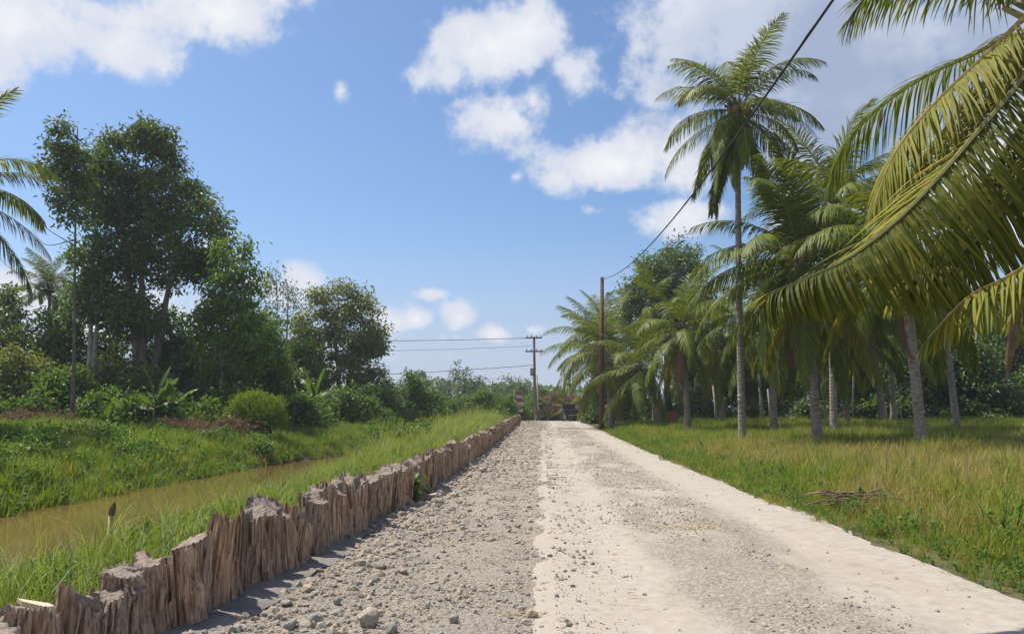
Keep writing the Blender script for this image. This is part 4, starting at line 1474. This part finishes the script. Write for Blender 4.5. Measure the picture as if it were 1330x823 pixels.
for i, (px, top, hw, d, lf, lb) in enumerate(US):
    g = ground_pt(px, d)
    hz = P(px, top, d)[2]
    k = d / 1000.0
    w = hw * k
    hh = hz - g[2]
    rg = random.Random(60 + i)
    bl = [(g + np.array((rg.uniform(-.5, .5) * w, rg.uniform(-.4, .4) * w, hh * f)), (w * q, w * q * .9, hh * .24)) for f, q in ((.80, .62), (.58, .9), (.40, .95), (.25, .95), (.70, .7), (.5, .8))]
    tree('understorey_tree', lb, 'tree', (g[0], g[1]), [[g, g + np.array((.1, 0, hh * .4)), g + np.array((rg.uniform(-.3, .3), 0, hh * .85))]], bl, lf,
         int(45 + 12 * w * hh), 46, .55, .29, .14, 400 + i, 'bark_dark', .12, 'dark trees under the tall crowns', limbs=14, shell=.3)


def shrub(px, top, hw, d, leaf, label, group, seed, ll=.22, name='shrub', cat='shrub', per=30, dens=1.0, cr=.42, wide=.5, droop=.3, flat=.8, bark='bark_dark'):
    g = ground_pt(px, d)
    k = d / 1000.0
    w = hw * k
    hh = max(.35, P(px, top, d)[2] - g[2])
    rg = random.Random(seed)
    bl = [(g + np.array((rg.uniform(-.55, .55) * w, rg.uniform(-.4, .4) * w, hh * f)), (w * q, w * q * .85, hh * .27)) for f, q in ((.74, .5), (.5, .75), (.3, .9), (.22, 1.0), (.62, .55))]
    st = [[g + np.array((rg.uniform(-.2, .2), 0, 0)), g + np.array((rg.uniform(-.4, .4) * w, rg.uniform(-.3, .3) * w, hh * .6))] for _ in range(3)]
    return tree(name, label, cat, (g[0], g[1]), st, bl, leaf, int((26 + 20 * w * hh) * dens), per, cr, ll, ll * wide, seed, bark, .035, group, droop, 10, ('stems', 'foliage'), flat, .35)


SG = 'shrubs along the far bank'
for i, a in enumerate([
        (45, 500, 34, 36, 'leaf_mid', 'leafy green shrub at the left edge above the grassy bank'), (128, 502, 32, 35, 'leaf_mid', 'green shrub just right of the slender pale trunk'),
        (170, 515, 30, 34, 'leaf_light', 'light green shrub left of the banana plants'), (228, 510, 34, 35, 'leaf_mid', 'green shrub directly behind the banana plants'),
        (265, 520, 28, 34, 'leaf_light', 'light shrub between the banana plants and the lime bush'), (10, 520, 26, 35, 'leaf_mid', 'low shrub touching the left edge of the photo'),
        (290, 500, 30, 37, 'leaf_mid', 'green shrub behind the lime bush on its left'), (380, 505, 30, 40, 'leaf_mid', 'green shrub right behind the lime bush'),
        (405, 520, 28, 44, 'leaf_light', 'light shrub at the foot of the right banana plant'), (440, 500, 34, 50, 'leaf_mid', 'shrub below the olive tree'),
        (470, 512, 30, 52, 'leaf_mid', 'shrub right of the olive tree trunk'), (495, 498, 26, 55, 'leaf_light', 'taller light shrub right of the olive tree'),
        (515, 520, 26, 56, 'leaf_mid', 'low shrub in the gap right of the olive tree'), (540, 484, 20, 62, 'leaf_mid', 'upright dark shrub below the lowest wire'),
        (560, 505, 26, 66, 'leaf_light', 'light shrub right of the upright dark shrub'), (590, 512, 28, 70, 'leaf_mid', 'green shrub in the middle of the far tree line'),
        (618, 505, 26, 72, 'leaf_light', 'light shrub left of the striped banner'), (645, 514, 22, 74, 'leaf_mid', 'green shrub just left of the striped banner'),
        (690, 512, 16, 92, 'leaf_mid', 'green bush behind the utility pole'), (664, 512, 18, 80, 'leaf_light', 'bright bush behind the striped banner')]):
    shrub(*a[:5], a[5], SG, 500 + i, .26 if a[3] < 45 else .30)
shrub(538, 548, 24, 32, 'leaf_mid', 'bluish broad-leaved shrub alone in the bank grass', None, 530, .22, per=22, cr=.3, wide=.75)
shrub(495, 545, 18, 38, 'leaf_mid', 'small dark shrub at the ditch edge left of the broad-leaved shrub', None, 531, .2)

rgw = random.Random(3)
for i in range(26):
    px, d = rgw.uniform(-20, 350), rgw.uniform(17, 31)
    x, y = xy(px, d)
    if x > -11.2 + 2.3 * float(sstep(27, 40, d)) or x < -24:
        x = rgw.uniform(-17, -11.4)
    ppx = 704 + x / d * 1000
    gz = H(x, d)
    top_ = 535 - (gz + rgw.uniform(.35, .65) - CAM_Z) / d * 1000
    shrub(ppx, top_, rgw.uniform(.35, .8) / d * 1000, d, rgw.choice(['leaf_mid', 'weed', 'leaf_dark', 'weed']), 'low leafy weed clump growing in the grass of the far bank', 'weed clumps in the far bank grass', 900 + i, .13, 'weed_clump', 'weed', 24, 1.2, .28)

# lime bush on its root clump
g = ground_pt(335, 33)
lime = tree('lime_bush', 'round lime-green bush on a dark brown root clump', 'bush', (g[0], g[1]), [[g, g + np.array((0, 0, .9))], [g, g + np.array((.3, 0, 1.0))]],
            [(g + np.array((-.15, 0, 1.62)), (.95, .9, .46)), (g + np.array((.55, 0, 1.30)), (.6, .8, .5)), (g + np.array((-.60, 0, 1.35)), (.6, .7, .42)), (g + np.array((.15, -.2, 1.05)), (.8, .7, .36)), (g + np.array((.75, 0, .85)), (.4, .6, .35))],
            'leaf_lime', 240, 44, .22, .14, .034, 540, 'bark_dark', .06, None, .1, 16, ('stems', 'foliage'), 1.0, .5)
b = MB()
rgn = np.random.default_rng(8)
for q in range(90):
    a = rgn.uniform(0, 6.28)
    r_ = rgn.uniform(.35, .75)
    b.tube(np.array([(math.cos(a) * .25, math.sin(a) * .25, .75), (math.cos(a) * r_ * .8, math.sin(a) * r_ * .8, .5), (math.cos(a) * r_, math.sin(a) * r_, -.05)]), [.05, .05, .03], 4, 0, False)
b.build('root_clump', MATS['bark_dark'], lime)

# dead fern
for i, (px, top, hw, d, lb) in enumerate([(28, 532, 30, 33, 'dry reddish fern patch at the left edge'), (70, 538, 22, 33, 'dry brown fern left of the slender trunk'), (210, 548, 30, 32, 'dry reddish fern below the banana plants'),
                                          (250, 546, 32, 32, 'dry brown fern in the middle of the bank'), (288, 542, 28, 32, 'tallest dry fern left of the lime bush'), (312, 548, 18, 31.5, 'dry fern touching the root clump')]):
    shrub(px, top, hw, d, 'leaf_dry', lb, 'dry ferns on the far bank', 560 + i, .22, 'dry_fern', 'fern', 26, 1.4, .34, .22, .3)

# far trees past the crossing road
FT = [(523, 492, 18, 104), (548, 480, 16, 106), (583, 466, 24, 108), (604, 476, 20, 112), (628, 490, 20, 110), (655, 488, 20, 114), (676, 494, 16, 110), (505, 488, 18, 108), (570, 488, 20, 118), (640, 500, 22, 116)]
FL = ['far pale tree nearest the olive tree', 'far narrow tree below the upper wires', 'tallest far pale tree in the distant line', 'far tree right of the tallest distant one', 'far rounded tree left of the striped banner',
      'far loose tree above the striped banner', 'far small tree beside the utility pole', 'far tree partly behind the olive tree', 'far low tree behind the tallest distant one', 'far low tree in the gap left of the banner']
for i, ((px, top, hw, d), lb) in enumerate(zip(FT, FL)):
    g = ground_pt(px, d)
    k = d / 1000.0
    w = hw * k
    hh = P(px, top, d)[2] - g[2]
    rg = random.Random(i)
    bl = [(g + np.array((rg.uniform(-.6, .6) * w, 0, hh * f)), (w * q, w * q, hh * .17)) for f, q in ((.86, .45), (.68, .7), (.5, .8), (.35, .8), (.2, .9))]
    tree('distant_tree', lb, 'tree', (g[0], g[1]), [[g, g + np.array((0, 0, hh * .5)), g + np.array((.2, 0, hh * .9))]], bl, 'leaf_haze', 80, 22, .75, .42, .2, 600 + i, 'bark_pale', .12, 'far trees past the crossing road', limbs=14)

# thicket and trees closing the right field
BT = [(1010, 400, 46, 62, 'leaf_dark', 'dark tree behind the stout palm'), (1065, 410, 44, 60, 'leaf_dark', 'dark tree right of the stout palm trunk'), (1108, 415, 34, 66, 'leaf_haze', 'thin pale tree behind the leaning palm'),
      (1150, 400, 44, 62, 'leaf_dark', 'green tree behind the ringed palm trunk'), (1205, 400, 44, 60, 'leaf_dark', 'green tree between the ringed trunk and the slim trunk'), (1262, 392, 46, 64, 'leaf_mid', 'leafy tree right of the slim palm trunk'),
      (1310, 370, 42, 66, 'leaf_haze', 'tall airy tree at the right edge'), (1345, 385, 48, 60, 'leaf_mid', 'green tree cut by the right edge'), 
      (965, 410, 44, 66, 'leaf_dark', 'dark tree behind the tallest palm trunk'), (915, 420, 44, 68, 'leaf_dark', 'dark tree right of the round dark tree'), (1230, 450, 36, 58, 'leaf_dark', 'low dark tree behind the slim palm'),
      (1180, 455, 38, 57, 'leaf_dark', 'low dark tree behind the ringed trunk'), (1290, 440, 40, 57, 'leaf_dark', 'low bushy tree before the airy tree'), (800, 455, 40, 72, 'leaf_mid', 'green tree behind the bushy low palm')]
for i, (px, top, hw, d, lf, lb) in enumerate(BT):
    g = ground_pt(px, d)
    k = d / 1000.0
    w = hw * k
    hh = P(px, top, d)[2] - g[2]
    rg = random.Random(90 + i)
    bl = [(g + np.array((rg.uniform(-.5, .5) * w, rg.uniform(-.4, .4) * w, hh * f)), (w * q, w * q * .9, hh * .2)) for f, q in ((.84, .5), (.64, .8), (.46, .9), (.3, .9), (.72, .6))]
    sp = lf == 'leaf_haze'
    tree('field_edge_tree', lb, 'tree', (g[0], g[1]), [[g, g + np.array((.1, 0, hh * .4)), g + np.array((rg.uniform(-.4, .4), 0, hh * .9))], [g, g + np.array((.5, 0, hh * .5)), g + np.array((rg.uniform(.4, 1.2), 0, hh * .85))]], bl, lf,
         int(42 + 8 * w * hh) if not sp else 90, 50 if not sp else 20, .75, .31, .15, 700 + i, 'bark_dark' if not sp else 'bark', .13, 'trees closing the right field', limbs=16, shell=.35)
TG = 'thicket at the back of the right field'
for i, a in enumerate([(720, 508, 24, 97, 'leaf_dry', 'brown dry thicket behind the parked truck'), (752, 512, 22, 98, 'leaf_dry', 'brown dry brush left of the tall pole base'), (700, 500, 20, 100, 'leaf_light', 'bright green bush behind the utility pole stays'),
                       (815, 515, 30, 66, 'leaf_dark', 'dark bush under the bushy low palm'), (845, 520, 26, 64, 'leaf_dark', 'dark bush behind the slanted palm trunk'), (920, 515, 28, 62, 'leaf_dark', 'dark bush behind the pale straight trunk'),
                       (965, 520, 30, 60, 'leaf_dark', 'dark bush behind the tallest palm trunk'), (1010, 520, 30, 60, 'leaf_dark', 'dark bush left of the stout palm trunk'), (1090, 515, 30, 58, 'leaf_dark', 'dark bush right of the stout palm trunk'),
                       (1125, 520, 28, 57, 'leaf_dark', 'dark bush behind the leaning pale trunk'), (1165, 520, 28, 56, 'leaf_dark', 'dark bush left of the ringed trunk'), (1215, 518, 30, 56, 'leaf_mid', 'green bush between ringed and slim trunks'),
                       (1262, 518, 28, 56, 'leaf_dark', 'dark bush right of the slim trunk'), (1300, 515, 30, 56, 'leaf_mid', 'green bush near the right edge of the field'), (1340, 512, 32, 56, 'leaf_dark', 'dark bush at the right edge of the field'),
                       (780, 520, 26, 74, 'leaf_dark', 'dark bush right behind the tall brown pole'), (1055, 520, 26, 57, 'leaf_dark', 'dark bush directly behind the stout palm trunk'), (880, 522, 24, 66, 'leaf_dark', 'dark bush behind the orange crate')]):
    shrub(*a[:5], a[5], TG, 800 + i, .30)

# a wood on the horizon that reads as one mass
b = MB()
rgn = np.random.default_rng(77)
n = 26000
X = rgn.uniform(-260, 260, n)
hmax = 3.2 + 4.2 * fbm(X, X * 0, .05, 3) + 1.6 * fbm(X, X * 0, .3, 6)
Z = .5 + hmax * rgn.random(n) ** .7
Y = 150 + rgn.uniform(-5, 5, n)
leaves(b, np.stack([X, Y, Z], -1), rgn.normal(0, 1, (n, 3)), rgn.normal(0, .5, (n, 3)) + (0, 0, 1), rgn.uniform(.9, 1.7, n), rgn.uniform(.6, 1.0, n))
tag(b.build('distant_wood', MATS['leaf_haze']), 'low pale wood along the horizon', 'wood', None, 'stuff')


# ------------------------------------------------------------------ banana plants
def banana_leaf(L, e0, droop, wd, seed):
    rg = np.random.default_rng(seed)
    k = 14
    pts = arch(L, e0, droop, k, 1.3)
    t = np.linspace(0, 1, k)
    w = wd * np.interp(t, [0, .08, .2, .5, .85, 1], [.02, .05, .8, 1, .7, .05])
    b = MB()
    b.tube(pts, np.linspace(.03, .006, k), 4, 1, False)
    for side in (-1, 1):
        for q in range(k - 1):
            gap = rg.uniform(0, .35)
            dz0, dz1 = -rg.uniform(.1, .35), -rg.uniform(.1, .35)
            a0, a1 = pts[q], pts[q] + (pts[q + 1] - pts[q]) * (1 - gap * .4)
            v = np.array([a0, a1, a1 + np.array((.05, side * w[q + 1] * .5, w[q + 1] * dz1)), a0 + np.array((.05, side * w[q] * .5, w[q] * dz0))])
            b.add(v, [(0, 1, 2, 3)], 0)
    return b.data('leaf', [MATS['banana_leaf'], MATS['rachis']])


BL = [banana_leaf(1.9, R(e), R(dr), .5, 40 + i) for i, (e, dr) in enumerate([(85, 30), (70, 60), (55, 80), (38, 85), (20, 70)])]


def banana(px, d, h, label, seed, n=7, s=1.0):
    rg = random.Random(seed)
    g = ground_pt(px, d)
    root = thing('banana_plant', g, label, 'banana plant', 'banana plants on the far bank')
    b = MB()
    b.tube([(0, 0, -.1), (0.02, 0, h * .5), (.03, 0, h)], [.11, .09, .06], 8)
    b.build('stem', MATS['banana_leaf'], root, True)
    for i in range(n):
        o = link(bpy.data.objects.new('leaf', BL[min(4, int(i * 5 / n))]), root)
        o.location = (.03, 0, h - .04 * i)
        o.rotation_euler = (0, 0, i * 2.4 + rg.uniform(-.3, .3) + seed)
        o.scale = (s, s, s)


banana(200, 33.5, 1.2, 'banana plant with raised bright leaves on the far bank', 1, 7, .95)
banana(222, 33.8, .9, 'smaller banana plant right beside the raised-leaf one', 2, 6, .8)
banana(135, 33, .3, 'very low banana sucker near the slender pale trunk', 3, 5, .7)
banana(406, 46, 1.6, 'banana plant standing right of the lime bush', 4, 8, 1.1)
banana(1134, 56, .9, 'small banana plant at the back of the right field', 5, 6, .9)
banana(165, 33.5, .5, 'low banana plant left of the raised-leaf one', 6, 6, .75)

# ------------------------------------------------------------------ poles and wires
def tube_obj(name, pts, rad, m_, parent=None, sides=8, smooth=True, loc=None):
    b = MB()
    b.tube(pts, rad, sides)
    return b.build(name, MATS[m_], parent, smooth, loc)


top = P(782, 360, 55)
bx, by = xy(781, 55)
bz = H(bx, by)
pole = thing('wooden_pole', (bx, by, bz), 'tall thin brown wooden pole carrying the overhead cable', 'pole')
tp = top - np.array((bx, by, bz))
tube_obj('shaft', [(0, 0, -.4), tp * .5, tp], [.19, .165, .13], 'pole_wood', pole, 9)
b = MB()
b.box((-.10, -.18, -.16), (.10, .18, -.06), 0, None, tp)
b.tube([tp + (0, -.16, -.1), tp + (0.14, -.2, -.1)], [.03, .03], 6)
b.build('bracket', MATS['grey_metal'], pole)
for z_ in (.62, .80, .92):
    tube_obj('strap', [tp * z_ - (0, 0, .04), tp * z_ + (0, 0, .04)], [.185 - .04 * z_, .185 - .04 * z_], 'grey_metal', pole, 9, False)
ys_ = np.linspace(55, -14, 60)
zc = 7.5 + (top[2] - .12 - 7.5) * ((ys_ - 12) / 43.0) ** 2
b = MB()
b.tube(np.stack([np.interp(ys_, [-14, 55], [4.15, top[0]]), ys_, zc], -1), .021, 6)
b.tube(np.stack([np.interp(ys_, [-14, 55], [4.15, top[0]]) + .017 * np.sin(ys_ * 9), ys_, zc + .017 * np.cos(ys_ * 9)], -1), .012, 5)
tag(b.build('overhead_cable', MATS['wire'], None, True), 'thick black cable running overhead from the tall brown pole', 'cable')

bx, by = xy(695, 90)
bz = H(bx, by)
up = thing('utility_pole', (bx, by, bz), 'far utility pole with two crossarms at the road end', 'pole')
hT = P(693, 437, 90)[2] - bz
tube_obj('shaft', [(0, 0, -.3), (-.05, 0, hT * .5), (-.1, 0, hT)], [.2, .17, .13], 'pole_grey', up, 8)
for z_, w_ in ((hT - .15, .95), (hT - 1.75, 1.0)):
    b = MB()
    b.box((-w_ - .1, -.24, z_ - .09), (w_ - .1, -.12, z_ + .07))
    ca = b.build('crossarm', MATS['pole_grey'], up)
    for q in (-.85, -.3, .3, .85):
        tube_obj('insulator', [(q * w_ - .1, -.18, z_ + .07), (q * w_ - .1, -.18, z_ + .16), (q * w_ - .1, -.18, z_ + .3)], [.05, .09, .05], 'insulator', ca, 7)
b = MB()
b.box((-.55, -.22, hT - 4.6), (-.2, .12, hT - 3.7))
b.build('fuse_box', MATS['insulator'], up)
bx2, by2 = xy(700, 87)
st_ = thing('stay_post', (bx2, by2, H(bx2, by2)), 'short grey post with a crossbar beside the far utility pole', 'post')
tube_obj('shaft', [(0, 0, -.2), (-.08, 0, 2.2), (-.2, 0, 5.2)], [.10, .09, .07], 'bark_pale', st_, 7)
b = MB()
b.box((-.35, -.06, .5), (.45, .06, .65))
b.box((-.35, -.06, 1.9), (.3, .06, 2.0))
b.build('crossbar', MATS['bark_pale'], st_)
bk = link(bpy.data.objects.new('stay_block', MB().data if False else None)) if False else None
b = MB()
b.box((-.22, -.2, -.1), (.18, .2, 1.15))
bo = b.build('foot_block', MATS['pole_wood'], st_)
for i, (yl, yr, dx, lb) in enumerate([(442.5, 438.5, .2, 'uppermost wire running left from the far utility pole'), (455.5, 449, -.1, 'faint second wire below the uppermost wire'), (486, 474, .1, 'dark third wire sagging left from the far pole'), (493, 491, -.2, 'faint lowest wire above the far trees')]):
    A_, B_ = P(693, yr, 90), P(500, yl, 86)
    t = np.linspace(0, 2.6, 26)[:, None]
    pts = A_ + (B_ - A_) * t + np.array((0, dx, 1.0)) * 0
    pts[:, 2] += -.5 * t[:, 0] * (2.6 - t[:, 0]) * .5 + .4 * t[:, 0]
    tag(tube_obj('power_wire', pts, .032 if i in (0, 2) else .018, 'wire', None, 5), lb, 'wire', 'wires running left from the far pole')

# striped red and white banner on a post
g = ground_pt(674, 78)
bn = thing('striped_banner', g, 'red and white striped banner on a post at the road end', 'banner')
z0, z1 = P(674, 534, 78)[2] - g[2], P(674, 508, 78)[2] - g[2]
tube_obj('post', [(-.42, 0, -.2), (-.42, 0, z1 + .2)], [.06, .05], 'pole_grey', bn)
for q in range(6):
    a0 = z1 - (z1 - z0) * q / 6
    a1 = z1 - (z1 - z0) * (q + 1) / 6 + .01
    k = 9
    xs_ = np.linspace(-.36, .28, k) + (.05 * q if q < 4 else .04 * (8 - q))
    yw = .07 * np.sin(xs_ * 6 + q)
    sl = .12 * (xs_ + .36)
    V = np.concatenate([np.stack([xs_, yw, a0 - sl], -1), np.stack([xs_ + .02, yw + .03, a1 - sl], -1), np.stack([xs_, yw + .02, a0 - sl], -1), np.stack([xs_ + .02, yw + .05, a1 - sl], -1)])
    j = np.arange(k - 1)
    b = MB()
    b.add(V, np.concatenate([np.stack([j, j + k, j + k + 1, j + 1], -1), np.stack([j + 2 * k, j + 2 * k + 1, j + 3 * k + 1, j + 3 * k], -1)]))
    b.build('stripe', MATS['red_cloth' if q % 2 == 0 else 'white_cloth'], bn)

# parked truck seen from behind
g = ground_pt(742, 84)
tk = thing('parked_truck', (g[0], g[1], .62), 'small dark truck parked at the right edge of the road end', 'truck', None, R(4))
k = .084


def part(name, boxes, m_, parent):
    b = MB()
    for lo, hi in boxes:
        b.box(lo, hi)
    o = b.build(name, MATS[m_], parent)
    bv = o.modifiers.new('edge', 'BEVEL')
    bv.width = .02
    bv.segments = 2
    return o


part('cargo_bed', [((-.80, 0, .78), (.80, 2.2, .88)), ((-.80, 0, .88), (-.74, 2.2, 1.32)), ((.74, 0, .88), (.80, 2.2, 1.32)), ((-.74, 2.14, .88), (.74, 2.2, 1.32))], 'dark_paint', tk)
part('tailgate', [((-.74, -.02, .80), (.74, .05, 1.28))], 'dark_paint', tk)
cb = part('cab', [((-.76, 2.3, .7), (.76, 3.9, 1.25)), ((-.70, 2.35, 1.25), (.70, 3.4, 1.85))], 'dark_paint', tk)
part('rear_window', [((-.55, 2.33, 1.38), (.55, 2.352, 1.75))], 'rubber', cb)
part('chassis', [((-.45, .1, .55), (-.33, 3.8, .77)), ((.33, .1, .55), (.45, 3.8, .77))], 'rubber', tk)
part('bumper', [((-.2, -.1, .62), (.72, -.03, .72))], 'grey_metal', tk)
for x_, y_ in ((-.68, .7), (.68, .7), (-.68, 3.2), (.68, 3.2)):
    w_ = tube_obj('wheel', [(x_ - .11, y_, .36), (x_ + .11, y_, .36)], [.36, .36], 'rubber', tk, 18, False)
    tube_obj('rim', [(x_ - .125, y_, .36), (x_ + .125, y_, .36)], [.2, .2], 'grey_metal', w_, 14, False)
part('mud_flap', [((-.86, .22, .22), (-.54, .25, .78))], 'grey_metal', tk)

# orange crate and black tubs under the palms
g = ground_pt(872, 56)
cr_ = thing('orange_crate', g, 'orange-red crate standing under the leaning palm', 'crate')
part('body', [((-.42, -.3, .35), (.42, .3, .42)), ((-.42, -.3, .42), (.42, -.26, 1.15)), ((-.42, .26, .42), (.42, .3, 1.15)), ((-.42, -.26, .42), (-.38, .26, 1.15)), ((.38, -.26, .42), (.42, .26, 1.15))], 'orange_paint', cr_)
part('rim', [((-.46, -.34, 1.15), (.46, -.25, 1.22)), ((-.46, .25, 1.15), (.46, .34, 1.22)), ((-.46, -.25, 1.15), (-.37, .25, 1.22)), ((.37, -.25, 1.15), (.46, .25, 1.22))], 'orange_paint', cr_)
part('stand', [((-.4, -.28, -.1), (-.32, -.2, .35)), ((.32, -.28, -.1), (.4, -.2, .35)), ((-.4, .2, -.1), (-.32, .28, .35)), ((.32, .2, -.1), (.4, .28, .35))], 'pole_grey', cr_)

# bare saplings and trunks at the back of the field
for i, (px, tx, ty, d, r_, lb) in enumerate([(930, 926, 500, 55, .10, 'pale bare stem left of the tallest palm trunk'), (990, 984, 478, 54, .11, 'pale bare trunk between the tallest and the stout palm'), (1000, 997, 505, 55, .08, 'short pale stem just left of the stout palm'),
                                             (1073, 1066, 495, 50, .09, 'pale stem just right of the stout palm trunk'), (1152, 1136, 480, 52, .13, 'grey bare trunk behind the leaning palm'), (1170, 1166, 500, 52, .05, 'thin bare stem left of the ringed trunk'),
                                             (1106, 1108, 440, 56, .06, 'thin tall bare stem left of the leaning palm'), (1260, 1268, 430, 60, .07, 'thin stem right of the slim palm')]):
    g = ground_pt(px, d)
    t_ = P(tx, ty, d) - g
    o = thing('bare_sapling', g, lb, 'sapling', 'bare stems at the back of the field')
    tube_obj('trunk', [(0, 0, -.2), t_ * .5 + (.06, 0, 0), t_], [r_ * 1.3, r_, r_ * .7], 'bark_pale', o, 7)
    tube_obj('twig', [t_ * .8, t_ * .95 + (.4, 0, .1), t_ + (.7, .1, .5)], [r_ * .5, r_ * .35, .01], 'bark_pale', o, 5)

# ------------------------------------------------------------------ near details
# leafy weed in front of the stumps
wxx, wyy = gp(541, 652, 0.02)
wd = thing('leafy_weed', (wxx, wyy, float(verge_z(np.array(wxx), np.array(wyy)))), 'green broad-leaved weed growing at the foot of the stumps', 'weed')
b = MB()
tips = []
rgn = np.random.default_rng(4)
for q in range(7):
    a = rgn.uniform(0, 6.28)
    tp_ = np.array((math.cos(a) * .22 - .1, math.sin(a) * .22, rgn.uniform(.25, .75)))
    b.tube(limb((0, 0, -.02), tp_, 5, -.1), np.linspace(.012, .005, 5), 5, 0, False)
    tips.append(tp_)
b.build('stem', MATS['weed'], wd)
for q in range(18):
    tp_ = tips[q % 7] * rgn.uniform(.6, 1.0)
    b = MB()
    n_ = 7
    t = np.linspace(0, 1, n_)
    L = rgn.uniform(.17, .26)
    w = L * .62 * np.sin(np.clip(t * 1.05 + .03, 0, 1) * PI) ** .8
    mid = np.stack([t * L, t * 0, -.25 * L * t ** 2], -1)
    V = np.concatenate([mid, mid + np.stack([t * 0, w * .5, w * .14], -1), mid + np.stack([t * 0, -w * .5, w * .14], -1)])
    j = np.arange(n_ - 1)
    b.add(V, np.concatenate([np.stack([j, j + 1, j + 1 + n_, j + n_], -1), np.stack([j + 1, j, j + 2 * n_, j + 1 + 2 * n_], -1)]))
    o = b.build('leaf', MATS['weed'], wd, True, tuple(tp_))
    o.rotation_euler = (rgn.uniform(-.5, .5), rgn.uniform(-.2, .8), rgn.uniform(0, 6.28))

# bamboo stake in the bank
sx_, sy_ = P(145, 660, 9.3)[:2]
sz_ = H(sx_, sy_)
bs_ = thing('bamboo_stake', (sx_, sy_, sz_), 'yellow bamboo stake with a broken brown top in the bank grass', 'stake')
zt = P(145, 652, 9.3)[2] - sz_
tube_obj('cane', [(0, 0, -.2), (0, 0, zt * .45), (0, 0, zt * .46), (0, 0, zt * .48), (0, 0, zt * .8)], [.032, .031, .037, .031, .030], 'bamboo', bs_, 9)
tube_obj('broken_top', [(0, 0, zt * .8), (.008, 0, zt * .88), (.015, 0, zt * .93), (.03, 0, zt)], [.033, .040, .032, .012], 'bamboo_top', bs_, 7, False)

# pale splinter lying on the near stumps
b = MB()
b.add([(0, 0, 0), (.16, .02, -.015), (.20, .0, -.02), (.17, -.05, -.01), (.05, -.06, .01), (.0, 0, -.02), (.16, .02, -.035), (.20, 0, -.035), (.17, -.05, -.03), (.05, -.06, -.012)],
      [(0, 4, 3), (0, 3, 1), (1, 3, 2), (5, 8, 9), (5, 6, 8), (6, 7, 8), (0, 1, 6), (0, 6, 5), (1, 2, 7), (1, 7, 6), (2, 3, 8), (2, 8, 7), (3, 4, 9), (3, 9, 8), (4, 0, 5), (4, 5, 9)])
_s = [o_ for o_ in COL.objects if o_.name.startswith('wood_stump')][2]
_z = max(v_.co.z for v_ in _s.data.vertices if v_.co.xy.length < .14) * _s.scale[2]
cp = np.array(_s.location) + (-.10, -.03, _z + .03)
o = b.build('wood_chip', MATS['chip'], None, False, tuple(cp))
o.rotation_euler = (.1, .15, .2)
tag(o, 'pale fresh wood chip lying on top of the nearest stumps', 'wood chip')

# heap of dry sticks in the field
hx, hy = gp(1122, 652, .12)
hp = thing('stick_heap', (hx, hy, H(hx, hy)), 'flat heap of dry brown sticks and frond ribs in the right field', 'stick heap')
sm = MB()
sm.tube(spline([(-.5, 0, 0), (-.1, .03, .03), (.2, -.02, .02), (.5, .03, -.02)], 7), [.012, .014, .013, .012, .011, .009, .005], 5)
sme = sm.data('stick', MATS['stick'])
for q in range(48):
    o = link(bpy.data.objects.new('stick', sme), hp)
    o.location = (rgn.normal(0, .32), rgn.normal(0, .22), rgn.uniform(.08, .30))
    o.rotation_euler = (rgn.normal(0, .15), rgn.normal(0, .14), rgn.normal(0, .5) + PI * (q % 2))
    s_ = rgn.uniform(.6, 1.15)
    o.scale = (s_, 1.1, 1.1)
for i, (px, py, az_, lb) in enumerate([(1300, 592, .2, 'dead grey frond lying in the grass near the right edge'), (1130, 574, 2.6, 'dead frond lying in the grass left of the ringed trunk'), (1090, 575, .1, 'dead frond lying at the foot of the stout palm')]):
    fx, fy = gp(px, py, .55)
    o = bpy.data.objects.new('fallen_frond', FROND[4, i % 2])
    link(o)
    o.location = (fx, fy, H(fx, fy) + .22)
    o.rotation_euler = (0, R(2), az_)
    o.scale = (.55, .55, .25)
    override(o, 0, 'palm_leaf_dead')
    tag(o, lb, 'palm frond', 'dead fronds lying in the field')

# straw litter in flat patches on the road and verge
b = MB()
for (px, py, sx_, sy_, n) in [(755, 606, .35, .8, 160), (905, 690, .30, .25, 130), (805, 630, .5, .7, 120), (690, 797, .10, .06, 40), (1000, 735, .2, .3, 20), (690, 640, .5, 1.2, 50), (760, 665, .6, 1.5, 60), (850, 780, .8, .6, 30), (600, 700, .6, 1.2, 50)]:
    cx, cy = gp(px, py, .03)
    X, Y = cx + rgn.normal(0, sx_, n), cy + rgn.normal(0, sy_, n)
    Z = np.where(X > .3, road_z(X, Y), verge_z(X, Y)) + .008 + rgn.random(n) * .012
    a = rgn.normal(0, .7, n) + (rgn.random(n) < .5) * PI
    dr_ = np.stack([np.cos(a), np.sin(a), rgn.normal(0, .06, n)], -1)
    leaves(b, np.stack([X, Y, Z], -1), dr_, rgn.normal(0, .25, (n, 3)) + (0, 0, 1), rgn.uniform(.08, .22, n), rgn.uniform(.006, .016, n))
tag(b.build('straw_litter', MATS['straw_litter']), 'dry straw and leaf litter strewn on the road', 'straw', None, 'stuff')


# ------------------------------------------------------------------ damp tropical air
b = MB()
b.box((-950, -320, -3.5), (950, 2600, 26))
hz_ = b.build('haze', bpy.data.materials.new('haze'), None)
tag(hz_, 'thin pale haze in the humid air', 'haze', None, 'stuff')
hm = hz_.data.materials[0]
hm.use_nodes = True
T_ = NT(hm.node_tree)
pv = T_.n('ShaderNodeVolumePrincipled')
pv.inputs['Color'].default_value = (.86, .90, 1.0, 1)
pv.inputs['Density'].default_value = 0.0005
pv.inputs['Anisotropy'].default_value = 0.2
T_.link(pv.outputs[0], T_.n('ShaderNodeOutputMaterial').inputs['Volume'])
